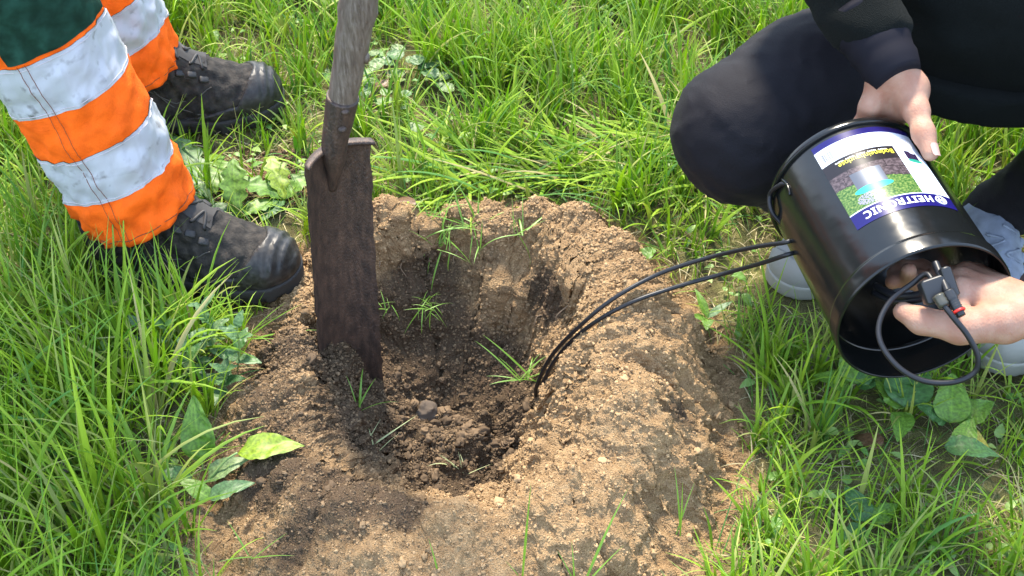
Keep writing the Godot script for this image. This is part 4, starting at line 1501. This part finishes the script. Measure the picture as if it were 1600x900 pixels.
# spec of a leaf: [shape, length, width, curl, bearing (0 away from the viewer, 90 left), pitch up, foot offset, material]
func plant(called: String, label: String, category: String, at: Vector3, leaves: Array, stems := []) -> Node3D:
	var who := thing(called, label, category, at)
	for s in stems:
		var pts := []
		for q in s[0]: pts.append(q)
		obj("stem", tube(smooth_path(pts, 5), s[1], 7), M.stem, who)
	var i := 0
	for l in leaves:
		var o := obj("leaf", leaf(l[0], l[1], l[2], l[3], .22, i * 1.7 + at.x * 30.0), l[7], who)
		o.transform = Transform3D(Basis(Vector3.UP, deg_to_rad(l[4])) * Basis(Vector3.RIGHT, deg_to_rad(l[5])), l[6])
		i += 1
	return who

func tuft(label: String, at: Vector3, blades: Array, pale := false, pull := Vector3.UP) -> void:
	var who := thing("grass_tuft", label, "grass tuft", at)
	var m: StandardMaterial3D = M.pale_blade if pale else M.blade
	for q in blades: # length, bearing, lean, bend, half width share
		var o := obj("blade", blade(q[3], q[4], 0.4), m, who)
		o.transform = Transform3D((Basis(Vector3.UP, deg_to_rad(q[1])) * Basis(Vector3.RIGHT, -deg_to_rad(q[2]))).scaled_local(Vector3.ONE * q[0]), Vector3(rnd.randf_range(-1, 1), rnd.randf_range(-.4, .1), rnd.randf_range(-.6, .6)) * (.014 if blades.size() > 6 else .005))

func torn(n: int, ln: float, down: float) -> Array: # blades of a torn up tuft, lying every way
	var out := []
	for i in n:
		var hang := rnd.randf() < down
		out.append([ln * rnd.randf_range(.35, 1.1), rnd.randfn(180.0, 50.0) if hang else rnd.randf_range(-120.0, 120.0), rnd.randf_range(100.0, 150.0) if hang else rnd.randf_range(15.0, 85.0), rnd.randf_range(.2, 1.4), rnd.randf_range(.012, .034)])
	return out

func build_plants() -> void:
	M.stem = mat(Color(.22, .32, .10), .5)
	M.blade = mat(Color(.13, .26, .025), .45)
	M.blade.backlight_enabled = true
	M.blade.backlight = Color(.16, .28, .015).linear_to_srgb()
	M.pale_blade = mat(Color(.42, .46, .22), .5)
	M.pale_blade.backlight_enabled = true
	M.pale_blade.backlight = Color(.2, .22, .08).linear_to_srgb()
	var fresh := leaf_material(Color(.15, .30, .03), 1)
	var deep := leaf_material(Color(.075, .19, .045), 2)
	var lime := leaf_material(Color(.27, .40, .025), 3)
	var grey := leaf_material(Color(.13, .25, .09), 4)
	var pale := leaf_material(Color(.24, .35, .13), 5)
	var yellow := leaf_material(Color(.45, .42, .06), 6)
	# leafy weed with paired leaves in front of the nearer boot
	var sp := []
	var st := []
	for k in 6:
		var off := Vector3([-.03, .012, .045, -.062, -.01, .03][k], 0, [.0, -.012, .01, .02, .035, .05][k])
		var top := off + Vector3([-.012, .0, .014, -.02, .004, .012][k], [.085, .11, .095, .06, .075, .05][k], .006)
		st.append([[off, off.lerp(top, .5) + Vector3(.003, 0, .002), top], .0013])
		for j in 4:
			var f := off.lerp(top, .3 + j * .233)
			for s in [0, 180]:
				sp.append(["ovate", .040 - .005 * j, .019 - .002 * j, .5, j * 90.0 + s + k * 35.0, 24.0 + j * 9.0, f, grey if (k + j) % 3 else deep])
	plant("leafy_weed", "grey green weed with paired leaves in front of the nearer boot", "weed", Vector3(-0.425, 0.000, 0.163), sp, st)
	sp = []
	st = []
	for k in 5:
		var off := Vector3([-.05, -.02, .02, .05, .0][k], 0, [.02, -.02, .03, .0, .05][k])
		var top := off + Vector3([-.01, .0, .01, .012, .0][k], [.07, .08, .06, .05, .045][k], .0)
		st.append([[off, off.lerp(top, .5) + Vector3(.002, 0, 0), top], .001])
		for j in 3:
			for s in [0, 180]: sp.append(["ovate", .028 - .004 * j, .012, .4, j * 90.0 + s + k * 50.0, 20.0 + j * 12.0, off.lerp(top, .4 + j * .3), grey if k % 2 else fresh])
	plant("leafy_weed", "small thin stemmed weed left of the soil heap among the long grass", "weed", Vector3(-0.485, 0.000, 0.181), sp, st)
	# dock leaves at the left edge of the soil
	plant("dock_leaf", "bright yellow green leaf lying on the left edge of the soil", "leaf", Vector3(-0.349, 0.030, 0.346), [["lance", .088, .042, .55, -88.0, 22.0, Vector3(0, .005, 0), lime]], [[[Vector3(-.035, -.02, .02), Vector3(-.015, .0, .008), Vector3(0, .006, 0)], .0016]])
	plant("dock_plant", "broad upright leaf in the grass beside the left soil edge", "weed", Vector3(-0.398, 0.000, 0.345), [["ovate", .085, .042, .5, 10.0, 62.0, Vector3(.0, .02, 0), fresh], ["ovate", .06, .03, .7, -70.0, 35.0, Vector3(.01, .008, .02), pale], ["ovate", .05, .026, .6, 100.0, 30.0, Vector3(-.01, .01, .02), deep]], [[[Vector3(0, 0, 0), Vector3(0, .02, 0)], .0016]])
	plant("dock_plant", "low pale leaf pair by the lower left soil edge", "weed", Vector3(-0.379, 0.000, 0.402), [["ovate", .06, .026, .5, -75.0, 25.0, Vector3(.0, .015, 0), grey], ["ovate", .05, .024, .6, 60.0, 30.0, Vector3(0, .012, 0), fresh]])
	# wilted lobed weed between the boots
	var root := Vector3(-0.474, 0.000, -0.196)
	plant("lobed_weed", "wilted lobed weed with a thick pale stem between the two boots", "weed", root, [["lobed", .15, .055, .25, 30.0, 16.0, Vector3(-.005, .012, 0), grey], ["lobed", .13, .05, .5, 55.0, 14.0, Vector3(-.01, .01, .0), deep], ["lobed", .10, .05, .6, 10.0, 20.0, Vector3(.005, .012, -.01), fresh], ["lobed", .09, .04, .6, 80.0, 18.0, Vector3(-.012, .01, .005), fresh]], [[[Vector3(.008, .006, .02), Vector3(-.02, .022, -.04), Vector3(-.055, .03, -.10), Vector3(-.085, .026, -.135)], .0036]])
	plant("lobed_weed", "bright lobed leaf standing left of the spade blade", "weed", Vector3(-0.427, 0.000, -0.153), [["lobed", .095, .045, .5, 8.0, 48.0, Vector3(0, .01, 0), fresh], ["lobed", .07, .035, .8, -60.0, 26.0, Vector3(0, .006, 0), fresh], ["ovate", .06, .03, .5, 70.0, 25.0, Vector3(0, .006, 0), deep]])
	plant("lobed_weed", "spreading lobed weed touching the left side of the spade", "weed", Vector3(-0.359, 0.000, -0.196), [["lobed", .09, .042, .6, 75.0, 30.0, Vector3(0, .008, 0), fresh], ["lobed", .09, .04, .6, 20.0, 34.0, Vector3(0, .008, 0), lime], ["lobed", .07, .04, .5, -40.0, 30.0, Vector3(0, .008, 0), fresh], ["lobed", .06, .03, .7, 150.0, 20.0, Vector3(0, .006, 0), deep]])
	# creeping pale plant right of the handle
	sp = []
	for k in 26:
		var q := Vector3(rnd.randfn(0, .05), rnd.randf_range(.02, .045), rnd.randfn(0, .05))
		sp.append(["round", rnd.randf_range(.020, .034), rnd.randf_range(.020, .030), .3, rnd.randf() * 360.0, rnd.randf_range(-5, 25), q, pale if k % 3 else grey])
	plant("creeping_weed", "patch of pale roundish leaves behind the spade handle", "weed", Vector3(-0.195, 0.000, -0.490), sp)
	sp = []
	for k in 9:
		sp.append(["round", rnd.randf_range(.020, .03), rnd.randf_range(.018, .026), .3, rnd.randf() * 360.0, rnd.randf_range(0, 30), Vector3(rnd.randfn(0, .03), rnd.randf_range(.02, .05), rnd.randfn(0, .025)), fresh if k % 2 else pale])
	plant("creeping_weed", "few roundish leaves further right of the spade handle", "weed", Vector3(-0.062, 0.000, -0.549), sp)
	plant("broad_weed", "broad light green leaf at the top edge beside the handle", "weed", Vector3(-0.336, 0.000, -0.739), [["ovate", .08, .05, .3, 40.0, 20.0, Vector3(0, .03, 0), lime], ["ovate", .07, .045, .3, -40.0, 20.0, Vector3(0, .03, 0), pale]])
	# plants in the shade below the tub
	plant("ovate_weed", "weed with round fresh leaves below the tub's near end", "weed", Vector3(0.450, 0.000, 0.240), [["round", .056, .047, .3, -8.0, 36.0, Vector3(.004, .048, -.002), fresh], ["ovate", .050, .032, .5, 75.0, 24.0, Vector3(-.004, .044, 0), fresh], ["ovate", .040, .024, .4, -75.0, 24.0, Vector3(.008, .044, 0), deep], ["ovate", .034, .020, .4, -30.0, 44.0, Vector3(.012, .048, 0), deep]], [[[Vector3.ZERO, Vector3(0, .05, 0)], .0014]])
	plant("dock_plant", "large crumpled leaf right below the tub", "weed", Vector3(0.511, 0.028, 0.277), [["ovate", .085, .062, .6, -20.0, 30.0, Vector3(0, .018, 0), deep], ["ovate", .06, .04, .6, 30.0, 25.0, Vector3(0, .015, 0), fresh], ["ovate", .05, .03, .7, 160.0, 14.0, Vector3(0, .012, .005), fresh]])
	plant("dock_plant", "group of leaves below the blue grey shoe with one yellowing", "weed", Vector3(0.566, 0.028, 0.301), [["ovate", .07, .046, .5, -10.0, 42.0, Vector3(0, .014, 0), fresh], ["ovate", .06, .04, .5, -62.0, 24.0, Vector3(.01, .014, 0), fresh], ["ovate", .045, .03, .5, 60.0, 30.0, Vector3(-.005, .014, 0), deep], ["lance", .05, .026, .5, -130.0, 12.0, Vector3(.004, .012, .008), yellow]])
	plant("dock_plant", "drooping dark leaf near the right edge of the shaded grass", "weed", Vector3(0.547, 0.028, 0.347), [["ovate", .07, .034, .7, -100.0, 16.0, Vector3(0, .02, 0), deep], ["ovate", .05, .03, .5, -30.0, 30.0, Vector3(.02, .015, 0), fresh]])
	plant("small_weed", "single yellowing leaf between the tub and the soil heap", "weed", Vector3(0.374, -0.000, 0.231), [["ovate", .035, .024, .4, 20.0, 30.0, Vector3(0, .018, 0), lime], ["ovate", .026, .014, .4, -70.0, 20.0, Vector3(0, .012, 0), deep]])
	plant("small_weed", "little leaves under the lowest grass at the right", "weed", Vector3(0.432, -0.000, 0.442), [["ovate", .05, .034, .4, 20.0, 28.0, Vector3(0, .02, 0), deep], ["ovate", .04, .028, .4, -60.0, 25.0, Vector3(.01, .02, 0), fresh], ["ovate", .04, .024, .4, 120.0, 20.0, Vector3(0, .018, .01), deep]])
	plant("small_weed", "small roundish leaves at the far right foot of the soil heap", "weed", Vector3(0.181, 0.010, -0.038), [["round", .026, .024, .3, 20.0, 28.0, Vector3(0, .018, 0), fresh], ["round", .024, .022, .3, -60.0, 25.0, Vector3(.012, .016, 0), fresh], ["round", .022, .02, .3, 120.0, 20.0, Vector3(-.01, .014, .008), pale]])
	plant("small_weed", "narrow weed leaves under the black cables", "weed", Vector3(0.280, 0.000, 0.074), [["lance", .05, .012, .5, 20.0, 35.0, Vector3(0, .01, 0), fresh], ["lance", .045, .012, .5, -60.0, 30.0, Vector3(0, .01, 0), grey], ["lance", .045, .012, .5, 100.0, 25.0, Vector3(0, .008, 0), fresh], ["ovate", .03, .016, .5, 170.0, 25.0, Vector3(0, .008, 0), fresh]])
	# torn tufts in the hole
	tuft("torn grass tuft hanging from the back wall of the hole", Vector3(-0.128, -0.055, -0.019), torn(22, .05, .45))
	tuft("small grass sprig on the back wall next to the spade", Vector3(-0.190, -0.030, 0.010), torn(7, .035, .4))
	tuft("grass tuft lying on the right wall of the hole below the cables", Vector3(0.024, -0.080, 0.104), [[.10, 62, 52, .3, .018], [.09, 55, 58, .4, .016]] + torn(16, .055, .3))
	tuft("cut pale grass stalk with green blades on the hole floor", Vector3(-0.196, -0.060, 0.266), [[.085, -62, 68, .1, .022], [.06, -35, 55, .2, .02]] + torn(8, .045, .1), true)
	tuft("dry pale blades at the bottom front of the hole", Vector3(-0.069, -0.160, 0.214), torn(7, .055, .2), true)
	tuft("green blade lying low on the hole floor at the right", Vector3(-0.014, -0.140, 0.231), [[.05, -60, 70, .2, .03], [.035, -50, 60, .3, .03]])
	tuft("thin green blades on the soil below the spade", Vector3(-0.214, -0.050, 0.196), torn(6, .06, .1))
	tuft("small green sprigs left of the hole below the spade", Vector3(-0.247, -0.050, 0.231), torn(8, .04, .1))
	tuft("blades growing over the far rim of the hole", Vector3(-0.107, 0.010, -0.081), torn(16, .07, .25))
	tuft("leafy tuft standing on the far rim beside the sandy clod", Vector3(-0.129, 0.020, -0.119), torn(20, .085, .15))
	tuft("bright grass tuft on the far rim in the middle of the hole", Vector3(-0.063, 0.030, -0.107), torn(18, .085, .12))
	tuft("loose blades lying on the far right rim of the hole", Vector3(0.010, 0.050, -0.065), torn(9, .07, .1))
	tuft("single blade curling down the far rim of the hole", Vector3(-0.048, 0.020, -0.070), [[.045, -10, 20, .4, .03], [.04, 170, 80, .6, .03]])
	# blades in front of the heap
	tuft("tall single blade in front of the soil heap", Vector3(0.009, 0.050, 0.547), [[.135, -14, 14, .15, .013], [.03, 60, 40, .3, .02]])
	tuft("short blade left of the tall one in front of the heap", Vector3(-0.080, 0.050, 0.547), [[.055, 30, 20, .3, .024]])
	tuft("bright blades at the bottom edge right of the tall one", Vector3(0.077, 0.050, 0.556), [[.13, -40, 30, .35, .017], [.06, 10, 20, .3, .02], [.07, -60, 45, .3, .02], [.05, 50, 30, .3, .02]])
	tuft("thin blades at the foot of the heap's front right", Vector3(0.201, 0.030, 0.469), [[.09, 15, 22, .3, .014], [.08, 5, 12, .2, .014], [.07, -30, 30, .4, .016]])
	tuft("blades reaching over the soil from under the nearer boot", Vector3(-0.377, 0.000, 0.107), [[.10, -70, 60, .3, .018], [.11, -95, 68, .4, .02], [.08, -60, 50, .5, .02], [.075, -110, 65, .4, .02]])
	tuft("sprigs at the lower left corner of the soil", Vector3(-0.312, 0.030, 0.502), [[.05, 40, 50, .5, .025], [.05, -60, 60, .4, .02], [.045, 120, 60, .4, .025], [.06, -100, 65, .4, .02]])
	# dead leaves and a stone
	var dead := leaf_material(Color(.20, .105, .05), 7)
	dead.backlight_enabled = false
	var ashen := leaf_material(Color(.27, .23, .18), 8)
	ashen.backlight_enabled = false
	for q in [["curled brown dead leaf at the far edge of the hole right of the spade", Vector3(-0.161, 0.035, -0.135), .045, .03, 10.0, 18.0, dead], ["small brown dead leaf among the pale weed behind the handle", Vector3(-0.214, 0.030, -0.475), .035, .024, 60.0, 10.0, dead], ["ashen dead leaf under the tub's left side", Vector3(0.443, 0.012, 0.156), .055, .04, 100.0, 8.0, ashen], ["brown dead leaf beside the ashen one under the tub", Vector3(0.465, 0.010, 0.185), .05, .032, -60.0, 6.0, dead], ["pale dead leaf behind the heap's far right shoulder", Vector3(0.135, 0.012, -0.098), .03, .024, 80.0, 12.0, ashen], ["grey dead leaf in the long grass at the left", Vector3(-0.560, 0.030, 0.359), .05, .036, 120.0, 14.0, ashen], ["dead brown leaf in the lower right grass", Vector3(0.478, 0.012, 0.318), .045, .03, 40.0, 8.0, dead]]:
		var lf := obj("dead_leaf", leaf("ovate", q[2], q[3], .9, .3, q[4]), q[6])
		lf.transform = Transform3D(Basis(Vector3.UP, deg_to_rad(q[4])) * Basis(Vector3.RIGHT, deg_to_rad(q[5])), q[1])
		tag(lf, q[0], "dead leaf")
	var stone := mat(Color(.10, .075, .055), .95)
	var sb := Bones.new()
	sb.k = .01
	var sc := Vector3(-0.129, -0.168, 0.096)
	sb.add(sc + Vector3(-.010, -.004, .004), sc + Vector3(.007, .004, -.006), .011, .009)
	sb.add(sc + Vector3(.006, -.008, .005), sc + Vector3(-.004, .008, -.008), .010, .007)
	var sf := func(p: Vector3) -> float: return sb.d(p) + .004 * noise.get_noise_3d(p.x * 80.0, p.y * 80.0, p.z * 80.0)
	tag(obj("stone", nets(sf, sb.box(.008), .0028), stone), "grey brown stone on the floor of the hole", "stone")

# ---------------------------------------------------------------- the scene
func _ready() -> void:
	rnd.seed = 20
	noise.seed = 7
	noise.noise_type = FastNoiseLite.TYPE_SIMPLEX_SMOOTH
	noise.frequency = 1.0
	noise.fractal_octaves = 2
	cells.seed = 3
	cells.noise_type = FastNoiseLite.TYPE_CELLULAR
	cells.frequency = 1.0
	cells.cellular_return_type = FastNoiseLite.RETURN_DISTANCE
	var cam := Camera3D.new()
	cam.name = "camera"
	cam.fov = 24.0
	cam.near = 0.05
	cam.far = 300.0
	add_child(cam)
	cam.position = Vector3(0, 1.364, 1.463)
	cam.rotation_degrees = Vector3(-43, 0, 0)
	var sky_mat := ProceduralSkyMaterial.new()
	sky_mat.sky_top_color = Color(0.60, 0.69, 0.82)
	sky_mat.sky_horizon_color = Color(0.86, 0.89, 0.92)
	sky_mat.ground_bottom_color = Color(0.18, 0.22, 0.10)
	sky_mat.ground_horizon_color = Color(0.5, 0.55, 0.45)
	sky_mat.sun_angle_max = 0.0
	var sky := Sky.new()
	sky.sky_material = sky_mat
	var env := Environment.new()
	env.background_mode = Environment.BG_SKY
	env.sky = sky
	env.background_energy_multiplier = 1.65
	env.tonemap_mode = Environment.TONE_MAPPER_LINEAR
	env.tonemap_exposure = 2.85
	env.sdfgi_enabled = true
	env.ssao_enabled = true
	env.ssil_enabled = true
	var we := WorldEnvironment.new()
	we.name = "environment"
	we.environment = env
	add_child(we)
	var sun := DirectionalLight3D.new()
	sun.name = "sun"
	sun.light_energy = 1.15
	sun.light_color = Color(1.0, 0.955, 0.88)
	sun.light_angular_distance = 9.0
	sun.shadow_enabled = true
	add_child(sun)
	sun.look_at_from_position(Vector3(-0.12, 0.82, -0.56) * 10.0, Vector3.ZERO)
	M.skin = mat(Color(0.41, 0.248, 0.172), 0.58, 0.38)
	M.skin.albedo_texture = noise_tex(0.012, 4, Color(0.90, 0.80, 0.77), Color(1, 1, 1), 256)
	M.skin.subsurf_scatter_enabled = true
	M.skin.subsurf_scatter_strength = 0.12
	M.skin.normal_enabled = true
	M.skin.normal_texture = noise_tex(0.07, 5, Color.BLACK, Color.WHITE, 512, true, 5.0)
	M.skin.normal_scale = 0.45
	triplanar(M.skin, 9.0)
	lay_out_rim()
	build_ground()
	build_worker()
	build_croucher()
	build_spade()
	build_tub()
	build_cables()
	build_plants()
	build_crumbs()
	build_roots()
	build_grass()
